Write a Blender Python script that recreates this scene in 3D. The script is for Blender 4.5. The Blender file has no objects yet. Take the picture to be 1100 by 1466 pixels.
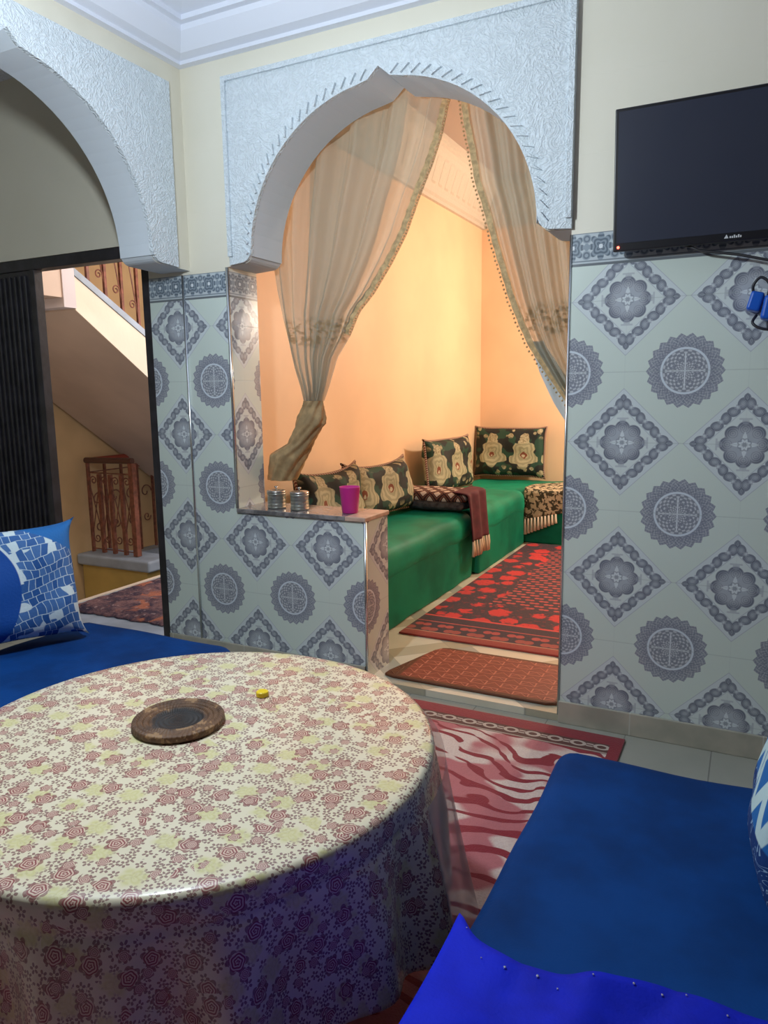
import bpy, bmesh, math, random
from mathutils import Vector, Matrix, noise
from mathutils.geometry import tessellate_polygon
random.seed(7)
S = bpy.context.scene
COL = S.collection
PI = math.pi
# ------------------------------------------------------------------ camera
cd = bpy.data.cameras.new('camera'); cam = bpy.data.objects.new('camera', cd); COL.objects.link(cam)
yaw, pitch, roll = 0.4646, 0.16286, -0.01222
fw = Vector((-math.sin(yaw)*math.cos(pitch), math.cos(yaw)*math.cos(pitch), -math.sin(pitch)))
rt = fw.cross(Vector((0, 0, 1))).normalized(); up = rt.cross(fw)
r2 = rt*math.cos(roll) + up*math.sin(roll); u2 = up*math.cos(roll) - rt*math.sin(roll)
M = Matrix((r2, u2, -fw)).transposed().to_4x4(); M.translation = Vector((2.459, -2.756, 1.302))
cam.matrix_world = M
cd.sensor_fit = 'VERTICAL'; cd.sensor_height = 24.0; cd.lens = 1049.6/1466*24.0; cd.clip_start = 0.02
S.camera = cam
# ------------------------------------------------------------------ world, exposure, lamps
w = bpy.data.worlds.new('world'); S.world = w; w.use_nodes = True
w.node_tree.nodes['Background'].inputs[0].default_value = (.62, .72, .85, 1)
w.node_tree.nodes['Background'].inputs[1].default_value = 0.06
S.view_settings.view_transform = 'Standard'; S.view_settings.look = 'None'
S.view_settings.exposure = 0.16; S.view_settings.gamma = 1
LAMP = Vector((1.14, -1.55, 2.12))
def lamp(name, loc, power, col, r=.06):
    l = bpy.data.lights.new(name, 'POINT'); l.energy = power; l.color = col; l.shadow_soft_size = r
    o = bpy.data.objects.new(name, l); COL.objects.link(o); o.location = loc; return o
lamp('salon_light', LAMP, 70, (.82, .93, 1.0), .06)
lamp('inner_room_light', (2.0, 3.1, 1.98), 105, (1.0, .86, .70), .08)
lamp('stairwell_light', (-.55, 1.35, 2.35), 34, (1.0, .94, .90), .12)
lamp('lower_stair_fill', (-.5, 2.7, 1.5), 38, (.95, .95, 1.0), .12)  # added fill without a visible source, brightens the lower stairwell
# ------------------------------------------------------------------ tiny expression language for shader math
class G:
    def __init__(s, name):
        s.m = bpy.data.materials.new(name); s.m.use_nodes = True
        s.t = s.m.node_tree; s.t.nodes.clear()
        s.out = s.t.nodes.new('ShaderNodeOutputMaterial'); s.b = s.t.nodes.new('ShaderNodeBsdfPrincipled')
        s.t.links.new(s.b.outputs[0], s.out.inputs[0])
    def n(s, ty, **k):
        x = s.t.nodes.new(ty)
        for a, v in k.items(): setattr(x, a, v)
        return x
    def put(s, sock, v):
        if isinstance(v, X): s.t.links.new(v.s, sock)
        elif v is not None:
            try: sock.default_value = v
            except Exception: sock.default_value = (v[0], v[1], v[2], 1)
    def pos(s, kind='world'):
        if kind == 'world': v = s.n('ShaderNodeNewGeometry').outputs['Position']
        elif kind == 'uv': v = s.n('ShaderNodeTexCoord').outputs['UV']
        elif kind == 'normal': v = s.n('ShaderNodeNewGeometry').outputs['Normal']
        else: v = s.n('ShaderNodeTexCoord').outputs['Object']
        sp = s.n('ShaderNodeSeparateXYZ'); s.t.links.new(v, sp.inputs[0])
        return X(s, sp.outputs[0]), X(s, sp.outputs[1]), X(s, sp.outputs[2]), X(s, v)
    def vec(s, x, y, z=0.0):
        c = s.n('ShaderNodeCombineXYZ')
        for i, v in enumerate((x, y, z)): s.put(c.inputs[i], v)
        return X(s, c.outputs[0])
    def noise(s, vec, scale, detail=2, rough=.5, dist=0.0):
        x = s.n('ShaderNodeTexNoise'); s.put(x.inputs['Vector'], vec); x.inputs['Scale'].default_value = scale
        x.inputs['Detail'].default_value = detail; x.inputs['Roughness'].default_value = rough; x.inputs['Distortion'].default_value = dist
        return X(s, x.outputs['Fac'])
    def voro(s, vec, scale, feature='F1', rnd=1.0, dist='EUCLIDEAN'):
        x = s.n('ShaderNodeTexVoronoi', feature=feature, distance=dist); s.put(x.inputs['Vector'], vec)
        x.inputs['Scale'].default_value = scale; x.inputs['Randomness'].default_value = rnd
        return x
    def mix(s, f, a, b):
        x = s.n('ShaderNodeMix', data_type='RGBA'); s.put(x.inputs[0], f)
        for i, v in ((6, a), (7, b)):
            if isinstance(v, X): s.t.links.new(v.s, x.inputs[i])
            else: x.inputs[i].default_value = (v[0], v[1], v[2], 1)
        return X(s, x.outputs[2])
    def bump(s, h, strength=.4, dist=.01):
        x = s.n('ShaderNodeBump'); s.put(x.inputs['Height'], h); x.inputs['Strength'].default_value = strength
        x.inputs['Distance'].default_value = dist; s.t.links.new(x.outputs[0], s.b.inputs['Normal'])
    def done(s, color=None, rough=.6, metal=0, spec=.5, sheen=0, coat=0, **k):
        if color is not None: s.put(s.b.inputs['Base Color'], color if isinstance(color, X) else (*color[:3], 1))
        s.put(s.b.inputs['Roughness'], rough); s.b.inputs['Metallic'].default_value = metal
        s.b.inputs['Specular IOR Level'].default_value = spec
        if sheen: s.b.inputs['Sheen Weight'].default_value = sheen; s.b.inputs['Sheen Roughness'].default_value = .4
        if coat: s.b.inputs['Coat Weight'].default_value = coat; s.b.inputs['Coat Roughness'].default_value = .12
        return s.m
class X:
    def __init__(s, g, sock): s.g = g; s.s = sock
    def op(s, o, b=None, c=None):
        n = s.g.t.nodes.new('ShaderNodeMath'); n.operation = o; s.g.t.links.new(s.s, n.inputs[0])
        if b is not None: s.g.put(n.inputs[1], b)
        if c is not None: s.g.put(n.inputs[2], c)
        return X(s.g, n.outputs[0])
    def rop(s, o, a):
        n = s.g.t.nodes.new('ShaderNodeMath'); n.operation = o; n.inputs[0].default_value = a
        s.g.t.links.new(s.s, n.inputs[1]); return X(s.g, n.outputs[0])
    def __add__(s, b): return s.op('ADD', b)
    __radd__ = __add__
    def __sub__(s, b): return s.op('SUBTRACT', b)
    def __rsub__(s, a): return s.rop('SUBTRACT', a)
    def __mul__(s, b): return s.op('MULTIPLY', b)
    __rmul__ = __mul__
    def __truediv__(s, b): return s.op('DIVIDE', b)
    def __gt__(s, b): return s.op('GREATER_THAN', b)
    def __lt__(s, b): return s.op('LESS_THAN', b)
    def abs(s): return s.op('ABSOLUTE')
    def sin(s): return s.op('SINE')
    def cos(s): return s.op('COSINE')
    def frac(s): return s.op('FRACT')
    def floor(s): return s.op('FLOOR')
    def sqrt(s): return s.op('SQRT')
    def min(s, b): return s.op('MINIMUM', b)
    def max(s, b): return s.op('MAXIMUM', b)
    def cen(s, p, o=0.0):            # centred repeat, in the unit of s
        return ((s*(1.0/p) + (.5 + o)).frac() - .5)*p
    def ss(s, a, b):                 # smoothstep a -> b
        n = s.g.t.nodes.new('ShaderNodeMapRange'); n.interpolation_type = 'SMOOTHSTEP'
        s.g.t.links.new(s.s, n.inputs[0]); n.inputs[1].default_value = min(a, b); n.inputs[2].default_value = max(a, b)
        if a > b: n.inputs[3].default_value = 1; n.inputs[4].default_value = 0
        return X(s.g, n.outputs[0])
    def band(s, c, h, e=.001):       # 1 within h of c
        return (s - c).abs().ss(h + e, h - e)
def hyp(a, b): return (a*a + b*b).sqrt()
def ang(a, b): return b.op('ARCTAN2', a)
def simple(name, col, rough=.6, metal=0, nscale=0, namt=.15, bump=0, bs=60, spec=.5, sheen=0, coat=0):
    g = G(name)
    c = col
    if nscale:
        _, _, _, P = g.pos('obj'); f = g.noise(P, nscale, 3)
        c = g.mix(f.ss(.3, .7), [v*(1 - namt) for v in col], [min(1, v*(1 + namt)) for v in col])
    if bump:
        _, _, _, P = g.pos('obj'); g.bump(g.noise(P, bs, 3), bump, .01)
    return g.done(c, rough, metal, spec, sheen, coat)

# ---- wall tiles
def tile_pattern(g, u, v):
    PX, PZ = .398, .5
    base = (.66, .75, .70); line = (.50, .55, .60); dark = (.15, .17, .22); mid = (.38, .41, .48); pale = (.72, .78, .82)
    du = u.cen(PX); dv = v.cen(PZ); a = du.abs(); b = dv.abs(); d = a + b; s = a - b
    col = base
    # diamond
    col = g.mix(d.ss(.193, .191), col, (.66, .73, .76))
    col = g.mix(d.band(.192, .0016), col, line)
    col = g.mix(d.ss(.121, .119), col, (.68, .75, .75))
    col = g.mix(d.band(.122, .0016), col, line)
    # shells along the border band
    s1 = s.cen(.098, .5); t1 = s1*1.0; dd0 = d - .150
    e1 = hyp((t1.abs() - .022)*1.05, dd0*1.15 + t1.abs()*.25 - .004)
    lobe = e1.ss(.0300, .0285)
    rings = ((e1*(2*PI/.0068)).sin()*.5 + .5)
    rim = e1.ss(.004, .024)
    col = g.mix(lobe*(d.ss(.188, .186))*(d.ss(.123, .126)), col, g.mix(rim*.55 + rings*.45, (.47, .51, .57), dark))
    s2 = s.cen(.098); q2 = hyp(s2*.9, d - .152)
    sm = (q2 + (ang(s2, d - .152)*5.0).cos()*.003).ss(.013, .011)
    col = g.mix(sm*.75, col, g.mix(q2.ss(.003, .010), (.62, .68, .72), mid))
    # centre flower
    r = hyp(du, dv); th = ang(du, dv)
    dl = (th*(8/(2*PI)) + .5).frac() - .5; dl = dl*(2*PI/8)
    lx = r*dl.cos() - .053; ly = r*dl.sin(); qf = hyp(lx, ly)
    col = g.mix(r.ss(.068, .066), col, mid)
    fr = (qf*(2*PI/.0066)).sin()*.5 + .5; rimf = r.ss(.045, .075)
    col = g.mix(qf.ss(.0265, .025), col, g.mix(rimf*.6 + fr*.4, (.46, .49, .55), dark))
    dl4 = ((th*(4/(2*PI)) + .5).frac() - .5)*(2*PI/4)
    px_ = r*dl4.cos(); py_ = (r*dl4.sin()).abs()
    star = (py_ - (.050 - px_)*.28 + (px_ - .030).abs()*.12).ss(.0015, -.0005)*(px_ > .006)
    inn = (r + (th*8.0).cos()*.005).ss(.041, .038)
    col = g.mix(inn, col, (.44, .48, .54))
    col = g.mix(star*.9, col, pale)
    fl8 = (((r*(2*PI/.016)) + (th*8.0).cos()*1.2).sin()).ss(.1, .5)
    col = g.mix(r.ss(.024, .022)*fl8*.7, col, (.28, .31, .37))
    cap = ((a.max(b)).band(.0865, .0030))*((a.min(b)).ss(.022, .018)) + (hyp(a.max(b) - .078, a.min(b)).ss(.012, .010))
    col = g.mix(cap.min(1.0)*.55, col, mid)
    # rosette
    cu = u.cen(PX, .5); cv = v.cen(PZ, .5); rr = hyp(cu, cv); t2 = ang(cu, cv)
    tooth = ((t2*(11/PI) + .5).frac() - .5).abs()
    edge = .1275 - tooth*.024
    ins = (edge - rr).ss(-.001, .001)
    zig = (rr - .092 - (tooth - .25)*.05).abs().ss(.0045, .0028)
    z2 = (rr - .106 + (tooth - .25)*.045).abs().ss(.0022, .0010)
    fine = ((rr*(2*PI/.011)).sin()*((t2*44.0).sin())).ss(-.3, .6)
    rc_ = g.mix(fine*.6, (.27, .29, .35), (.46, .49, .54)); rc_ = g.mix(zig*.65, rc_, (.20, .22, .28)); rc_ = g.mix(z2*.6, rc_, (.56, .60, .64))
    col = g.mix(ins, col, rc_)
    col = g.mix(rr.band(.0765, .0036), col, (.66, .73, .81))
    din = (rr*(2*PI/.0145)).sin()*((t2*16.0).cos()); dd = din.ss(-.2, .5)
    col = g.mix(rr.ss(.0725, .0715), col, g.mix(dd, (.27, .29, .34), (.56, .59, .64)))
    d8 = ((t2*(8/(2*PI))).frac() - .5)*(2*PI/8); oq = hyp((rr - .046)*.75, rr*d8.sin())
    col = g.mix(oq.band(.0085, .0018, .0008), col, (.25, .27, .33))
    cross = (cu.abs().min(cv.abs())).ss(.0022, .0014)*rr.ss(.062, .058)
    col = g.mix(cross, col, (.68, .72, .77))
    g2 = (v.cen(.25).abs()).ss(.0022, .0008)
    col = g.mix(g2*.35, col, (.36, .42, .42))
    g3 = (u.cen(.398).abs()).ss(.0018, .0008)
    return g.mix(g3*.12, col, (.40, .46, .46))
def border_pattern(g, u, v, base=(.52, .58, .62)):   # v measured from strip bottom
    cu = u.cen(.098); cv = v - .056; r = hyp(cu, cv*.9); th = ang(cu, cv)
    m = ((th*4.0).cos().abs()*.016 + .028 - r).ss(-.002, .002)
    f = (r*(2*PI/.013) + (th*4.0).cos()*2.0).sin()*.5 + .5
    col = g.mix(m, base, g.mix(f, (.12, .155, .20), (.30, .36, .42)))
    col = g.mix(r.ss(.008, .006), col, (.75, .80, .84))
    c2 = u.cen(.098, .5); q = hyp(c2, cv.abs() - .028); h = (q*(2*PI/.012)).sin()*.5 + .5
    col = g.mix(q.ss(.017, .015), col, g.mix(h, (.15, .19, .24), (.36, .42, .48)))
    q3 = hyp(c2*1.4, cv)
    col = g.mix(q3.ss(.014, .012), col, (.28, .34, .40))
    col = g.mix((cv.abs() - .0475).abs().ss(.0028, .0016), col, (.22, .26, .30))
    return col
def wall_mat():
    g = G('tiled wall with cream plaster above')
    x, y, z, P = g.pos('world')
    sel = x > 1.2
    u = x + y*(1.0 - sel*2.0) - sel*2.042; v = z - 1.61
    c = tile_pattern(g, u, v)
    bc = border_pattern(g, u, z - 1.742)
    top = z > 1.742
    c = g.mix(top, c, bc)
    c = g.mix(z.band(1.738, .0045, .001), c, (.16, .18, .20))
    up_ = z > 1.846
    n = g.noise(P, 3.0, 3)
    cream = g.mix(n, (.74, .70, .57), (.80, .76, .65))
    c = g.mix(up_, c, cream)
    rough = up_*.5 + (1 - up_)*.2
    h = (v.cen(.25).abs()).ss(.0, .003)
    g.bump(g.noise(P, 9, 2)*.3 + h*.15, .12, .01)
    return g.done(c, rough)
def plaster_mat(name='carved white plaster', col=(.71, .78, .83), carve=True):
    g = G(name); x, y, z, P = g.pos('world')
    if carve:
        n1 = g.noise(P, 11, 2, .5, 3.0); n2 = g.noise(P, 24, 2, .5, 1.5)
        h = (n1*30.0).sin()*.5 + (n2*26.0).sin()*.35
        c = g.mix(h.ss(-.7, .5), [q*.90 for q in col], col)
        g.bump(h, .42, .010)
    else: c = col; g.bump(g.noise(P, 25, 2), .05, .01)
    return g.done(c, .75)
M_WALL = wall_mat(); M_CARVE = plaster_mat(); M_PLAS = plaster_mat('smooth white plaster', (.66, .72, .78), False)
M_CREAM = simple('cream painted plaster', (.76, .72, .60), .55, 0, 3, .06, .05, 20)
M_ORANGE = simple('apricot painted plaster', (.88, .62, .40), .5, 0, 2, .05, .06, 15)
M_STAIRY = simple('ochre painted plaster', (.62, .44, .24), .55, 0, 2, .1, .08, 15)
M_STAIRB = simple('beige brown plaster', (.62, .50, .42), .6, 0, 2, .08, .08, 15)
M_STAIRC = simple('cream stair plaster', (.80, .70, .58), .6, 0, 3, .05, .1, 25)
M_CEIL = plaster_mat('carved ceiling plaster', (.76, .79, .90))
M_CORN = simple('pale cornice plaster', (.76, .79, .88), .6)
M_CEIL2 = simple('pinkish ceiling paint', (.48, .38, .33), .7)
M_BLACK = simple('black painted metal', (.022, .02, .026), .42, 0, 12, .4, .1, 40)
M_STEEL = simple('brushed aluminium trim', (.72, .75, .78), .25, 1)
M_RUST = simple('brown painted iron', (.20, .07, .045), .45, 0, 30, .3)
M_DARKRAIL = simple('dark varnished handrail', (.10, .045, .035), .35)
M_GREYBLUE = simple('grey blue painted concrete', (.33, .40, .50), .5, 0, 4, .2)

# ------------------------------------------------------------------ mesh helpers
def tag(o, label=None, cat=None, group=None, kind=None):
    if label: o['label'] = label
    if cat: o['category'] = cat
    if group: o['group'] = group
    if kind: o['kind'] = kind
    return o
def empty(name, loc, label, cat, rz=0, group=None):
    o = bpy.data.objects.new(name, None); COL.objects.link(o); o.location = loc; o.rotation_euler = (0, 0, rz)
    o.empty_display_size = .05
    return tag(o, label, cat, group)
def obj(name, bm, mats, parent=None, smooth=False):
    me = bpy.data.meshes.new(name)
    bmesh.ops.recalc_face_normals(bm, faces=bm.faces)
    bm.to_mesh(me); bm.free()
    for m in (mats if isinstance(mats, (list, tuple)) else [mats]): me.materials.append(m)
    if smooth:
        for p in me.polygons: p.use_smooth = True
    o = bpy.data.objects.new(name, me); COL.objects.link(o)
    if parent: o.parent = parent
    return o
def struct(name, bm, mats, smooth=False):
    return tag(obj(name, bm, mats, None, smooth), kind='structure')
def box(bm, x0, x1, y0, y1, z0, z1, bev=0, mi=0):
    r = bmesh.ops.create_cube(bm, size=1, matrix=Matrix.Translation(((x0+x1)/2, (y0+y1)/2, (z0+z1)/2)) @ Matrix.Diagonal((x1-x0, y1-y0, z1-z0, 1)))
    if bev:
        es = list({e for v in r['verts'] for e in v.link_edges})
        r2_ = bmesh.ops.bevel(bm, geom=es, offset=bev, segments=3, profile=.5, affect='EDGES')
        fs = r2_['faces']
    if mi:
        for v in r['verts']:
            if v.is_valid:
                for f in v.link_faces: f.material_index = mi
    return bm
def B(*a, **k): return box(bmesh.new(), *a, **k)
def prism(bm, poly, y0, y1, axis='Y', holes=()):
    """extrude an outline: axis Y -> poly is (x,z); axis X -> poly is (y,z); axis Z -> (x,y)"""
    def P(a, b, t): return {'Y': (a, t, b), 'X': (t, a, b), 'Z': (a, b, t)}[axis]
    loops = [poly] + list(holes)
    tris = tessellate_polygon([[Vector((p[0], p[1], 0)) for p in l] for l in loops])
    flat = [p for l in loops for p in l]
    A = [bm.verts.new(P(a, b, y0)) for a, b in flat]; C = [bm.verts.new(P(a, b, y1)) for a, b in flat]
    for t in tris:
        try: bm.faces.new([A[i] for i in t]); bm.faces.new([C[i] for i in reversed(t)])
        except ValueError: pass
    k = 0
    for l in loops:
        n = len(l)
        for i in range(n):
            j = (i+1) % n
            try: bm.faces.new((A[k+i], A[k+j], C[k+j], C[k+i]))
            except ValueError: pass
        k += n
    return bm
def tube(bm, pts, r, n=8, cap=True, closed=False):
    pts = [Vector(p) for p in pts]; rings = []
    rs = r if isinstance(r, (list, tuple)) else [r]*len(pts)
    prev = None
    for i, p in enumerate(pts):
        t = (pts[min(i+1, len(pts)-1)] - pts[max(i-1, 0)]).normalized()
        a = prev if prev and abs(prev.dot(t)) < .95 else (Vector((0, 0, 1)) if abs(t.z) < .9 else Vector((1, 0, 0)))
        a = (a - t*a.dot(t)).normalized(); b = t.cross(a); prev = a
        rings.append([bm.verts.new(p + (a*math.cos(2*PI*k/n) + b*math.sin(2*PI*k/n))*rs[i]) for k in range(n)])
    for i in range(len(rings)-1):
        for k in range(n):
            bm.faces.new((rings[i][k], rings[i][(k+1) % n], rings[i+1][(k+1) % n], rings[i+1][k]))
    if cap: bm.faces.new(list(reversed(rings[0]))); bm.faces.new(rings[-1])
    return bm
def lathe(bm, prof, c=(0, 0, 0), n=32):
    rings = []
    for r, z in prof:
        if r < 1e-5: rings.append([bm.verts.new((c[0], c[1], c[2]+z))])
        else: rings.append([bm.verts.new((c[0]+r*math.cos(2*PI*k/n), c[1]+r*math.sin(2*PI*k/n), c[2]+z)) for k in range(n)])
    for a, b in zip(rings, rings[1:]):
        for k in range(n):
            k2 = (k+1) % n
            if len(a) == 1 and len(b) > 1: bm.faces.new((a[0], b[k2], b[k]))
            elif len(b) == 1 and len(a) > 1: bm.faces.new((a[k], a[k2], b[0]))
            elif len(a) > 1: bm.faces.new((a[k], a[k2], b[k2], b[k]))
    return bm
def softbox(x0, x1, y0, y1, z0, z1, r, seg=.06, amp=.006, nsc=3.0, seed=0, bulge=0.0):
    bm = bmesh.new(); c = Vector(((x0+x1)/2, (y0+y1)/2, (z0+z1)/2)); h = Vector(((x1-x0)/2, (y1-y0)/2, (z1-z0)/2))
    n = [max(3, min(46, int(2*h[i]/seg))) for i in range(3)]
    def T(i):   # denser near the ends so that the rounding is smooth
        m = n[i]; e = min(r, h[i])/h[i]
        base = [-1 + e*(1 - math.cos(k*PI/8)) for k in range(5)][:4]
        inner = [-1 + e + (2 - 2*e)*k/m for k in range(m+1)]
        return base + inner + [-q for q in reversed(base)]
    G_ = [T(i) for i in range(3)]; vd = {}
    def V(a, b, c_):
        if (a, b, c_) in vd: return vd[(a, b, c_)]
        p = Vector((G_[0][a]*h.x, G_[1][b]*h.y, G_[2][c_]*h.z)); inn = Vector([max(-(h[i]-r), min(h[i]-r, p[i])) for i in range(3)])
        d = p - inn
        if d.length > 1e-9: p = inn + d.normalized()*r
        if bulge: p.z += bulge*(1-(p.x/h.x)**2)*(1-(p.y/h.y)**2)*(1 if p.z > 0 else 0)
        w_ = p + c; nn = noise.noise_vector(w_*nsc + Vector((seed, seed*2, 0)))*amp
        v = bm.verts.new(w_ + nn); vd[(a, b, c_)] = v; return v
    L = [len(g)-1 for g in G_]
    for s in (0, L[2]):
        for a in range(L[0]):
            for b in range(L[1]): bm.faces.new((V(a, b, s), V(a+1, b, s), V(a+1, b+1, s), V(a, b+1, s)))
    for s in (0, L[1]):
        for a in range(L[0]):
            for b in range(L[2]): bm.faces.new((V(a, s, b), V(a+1, s, b), V(a+1, s, b+1), V(a, s, b+1)))
    for s in (0, L[0]):
        for a in range(L[1]):
            for b in range(L[2]): bm.faces.new((V(s, a, b), V(s, a+1, b), V(s, a+1, b+1), V(s, a, b+1)))
    return bm
def grid(bm, nu, nv, fn, uvfn=None):
    vs = [[bm.verts.new(fn(i/nu, j/nv)) for j in range(nv+1)] for i in range(nu+1)]
    uvl = bm.loops.layers.uv.verify() if uvfn else None
    for i in range(nu):
        for j in range(nv):
            f = bm.faces.new((vs[i][j], vs[i+1][j], vs[i+1][j+1], vs[i][j+1]))
            if uvfn:
                for lp, (a, b) in zip(f.loops, ((i, j), (i+1, j), (i+1, j+1), (i, j+1))): lp[uvl].uv = uvfn(a/nu, b/nv)
    return vs
def solidify(o, t):
    m = o.modifiers.new('thickness', 'SOLIDIFY'); m.thickness = t; m.offset = 0
    return o

# ------------------------------------------------------------------ structure
SP = 1.862   # height of the springers
def arch_pts(c, a=.635, b=.60, cz=1.895, point=True, n=40):
    """from right springer over the top to the left springer, as (s, z)"""
    out = []
    for i in range(n+1):
        t = PI*i/n; z = cz + b*math.sin(t)
        if point: z += .045*max(0, 1 - abs(t - PI/2)/.10)**1.5
        out.append((c + a*math.cos(t), z))
    return out
def corbel(s0, s1, z=SP, r=.05):
    """rounded springer from the jamb s0 to the arch foot s1"""
    d = 1 if s1 > s0 else -1
    pts = [(s0, z)]
    for k in range(7):
        t = PI/2*k/6
        pts.append((s1 - d*r + d*r*math.sin(t), z + .006 + r - r*math.cos(t)))
    return pts
# back wall
outl = [(-2.0, -.02), (-1.7, -.02), (-1.7, 2.012), (-.165, 2.012), (-.165, -.02), (.303, -.02)]
outl += corbel(.303, .45) + list(reversed(arch_pts(1.085))) + list(reversed(corbel(1.84, 1.72)))
outl += [(1.84, -.02), (3.1, -.02), (3.1, 3.25), (-2.0, 3.25)]
bm = prism(bmesh.new(), outl, 0, .22)
bmesh.ops.recalc_face_normals(bm, faces=bm.faces); bm.normal_update()
for f in bm.faces:
    c = f.calc_center_median(); n = f.normal
    if n.y > .5: f.material_index = 1
    elif abs(n.y) < .5 and c.z > 1.858 and c.x > .2: f.material_index = 2
struct('wall_back', bm, [M_WALL, M_ORANGE, M_PLAS])
# carved panel round the main arch, with the comb of little teeth along its edge
def panel(c, lo, hi, f0, f1, axis, name, foot):
    pl = [(lo, 1.864)] + corbel(lo, c - foot, 1.864)[1:] + list(reversed(arch_pts(c, foot - .002))) + list(reversed(corbel(hi, c + foot, 1.864)[1:])) + [(hi, 1.864), (hi, 2.635), (lo, 2.635)]
    bm = prism(bmesh.new(), pl, f0, f1, axis)
    # raised rim and teeth
    def bx(s0, s1, z0, z1, t=.012):
        a, b = (f0 - t, f0) if axis == 'Y' else (f0, f0 + t)
        if axis == 'Y': box(bm, s0, s1, a, b, z0, z1)
        else: box(bm, a, b, s0, s1, z0, z1)
    bx(lo, lo+.02, 1.9, 2.635); bx(hi-.02, hi, 1.9, 2.635); bx(lo+.02, hi-.02, 2.615, 2.635)
    N = 46
    for i in range(N):
        t = PI*(i+.5)/N
        if abs(t-PI/2) < .06: continue
        for rr, w, L in ((.010, .005, .030),):
            s_ = c + (foot+rr)*math.cos(t+.02); z_ = 1.895 + (.60+rr)*math.sin(t+.02)
            s2 = c + (foot+rr+L)*math.cos(t-.03); z2 = 1.895 + (.60+rr+L)*math.sin(t-.03)
            d = Vector((s2-s_, z2-z_)); nn = Vector((-d.y, d.x)).normalized()*w
            tri = [(s_-nn.x, z_-nn.y), (s_+nn.x, z_+nn.y), (s2, z2)]
            if axis == 'Y': prism(bm, tri, f0-.013, f0, 'Y')
            else: prism(bm, tri, f0, f0+.013, 'X')
    return struct(name, bm, M_CARVE)
panel(1.085, .335, 1.843, -.02, -.0005, 'Y', 'trim_1', .635)
# left wall with its own arch
LC = -.885
ol = [(-5.2, -.02), (-1.84, -.02)] + corbel(-1.84, LC-.635) + list(reversed(arch_pts(LC))) + list(reversed(corbel(-.0005, LC+.635))) + [(-.0005, 3.25), (-5.2, 3.25)]
bm = prism(bmesh.new(), ol, -.085, .09, 'X')
bmesh.ops.recalc_face_normals(bm, faces=bm.faces); bm.normal_update()
for f in bm.faces:
    c = f.calc_center_median(); n = f.normal
    if abs(n.x) < .5 and c.z > 1.858: f.material_index = 1
struct('wall_left', bm, [M_CREAM, M_PLAS])
panel(LC, LC-.80, -.095, .0905, .11, 'X', 'trim_2', .635)
# other walls of the salon, partly out of view
struct('wall_right', B(3.0, 3.1, -5.2, -.0005, -.02, 3.25), simple('dark wall against bounce', (.10, .06, .04), .6))  # unseen wall, its dark colour chosen to cut bounce onto the table skirt
struct('ceiling_bounce_blocker', B(.75, 2.35, -4.6, -1.15, 2.86, 2.8845), simple('dark ceiling sheet against bounce', (.12, .07, .04), .6))  # unseen dark panel added to stop ceiling bounce from lighting the skirt
struct('wall_front', B(-2.0, 3.1, -5.3, -5.2, -.02, 3.25), simple('brown wall against bounce', (.12, .08, .055), .7))  # unseen wall behind the camera, darkened to reflect less light on the skirt
struct('wall_hall_left', B(-1.9, -1.7, -5.2, -.0005, -.02, 3.25), M_CREAM)
struct('ceiling', B(-2.0, 3.1, -5.3, .22, 2.885, 3.0), M_CEIL)
# floor of the salon
def floor_mat():
    g = G('grey beige floor tiles'); x, y, z, P = g.pos('world')
    gx = x.cen(.30).abs().min(y.cen(.30).abs()).ss(.003, .0015)
    n = g.noise(P, 5, 4)
    c = g.mix(n, (.30, .31, .27), (.42, .42, .37))
    c = g.mix(gx, c, (.20, .20, .18)); return g.done(c, .35)
def floor2_mat():
    g = G('cream and grey diagonal floor tiles'); x, y, z, P = g.pos('world')
    a = (x + y)*.7071; b = (x - y)*.7071
    k1 = a.cen(.42).abs().ss(.055, .053); k2 = b.cen(.42).abs().ss(.055, .053)
    n = g.noise(P, 7, 3)
    c = g.mix(n, (.66, .62, .48), (.76, .74, .62))
    c = g.mix(k1, c, (.42, .43, .37)); c = g.mix(k2*.8, c, (.46, .42, .30))
    e = (a.cen(.42).abs().band(.054, .002)).max(b.cen(.42).abs().band(.054, .002))
    c = g.mix(e*.5, c, (.30, .29, .24)); return g.done(c, .28)
M_FLOOR = floor_mat(); M_FLOOR2 = floor2_mat()
struct('floor', B(-2.0, 3.1, -5.3, .002, -.1, 0), M_FLOOR)
struct('floor_inner', B(.303, 3.3, .002, 4.1, -.1, .03), [M_FLOOR2])
struct('floor_landing', B(-1.3, .0, .002, 4.1, -.1, -.001), M_GREYBLUE)
# inner room
struct('wall_inner_left', B(0, .12, .2205, 4.0, -.1, 3.25), M_ORANGE)
struct('wall_inner_far', B(0, 3.3, 4.0, 4.1, -.1, 3.25), M_ORANGE)
struct('wall_inner_right', B(3.2, 3.3, .2205, 4.0, -.1, 3.25), M_ORANGE)
struct('ceiling_inner', B(-3.2, 3.3, .2205, 4.1, 3.13, 3.25), M_CEIL2)
def cornice_mesh(p0, p1, inward, prof, m0=0, m1=0):
    """profile (out, z) swept along a wall"""
    bm = bmesh.new(); p0 = Vector(p0); p1 = Vector(p1); n = Vector(inward)
    rings = []
    t = (p1-p0).normalized()
    for p, mm in ((p0, m0), (p1, -m1)): rings.append([bm.verts.new((p.x + n.x*o + t.x*o*mm, p.y + n.y*o + t.y*o*mm, z)) for o, z in prof])
    m = len(prof)
    for i in range(m): bm.faces.new((rings[0][i], rings[0][(i+1) % m], rings[1][(i+1) % m], rings[1][i]))
    bm.faces.new(rings[0]); bm.faces.new(list(reversed(rings[1]))); return bm
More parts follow.
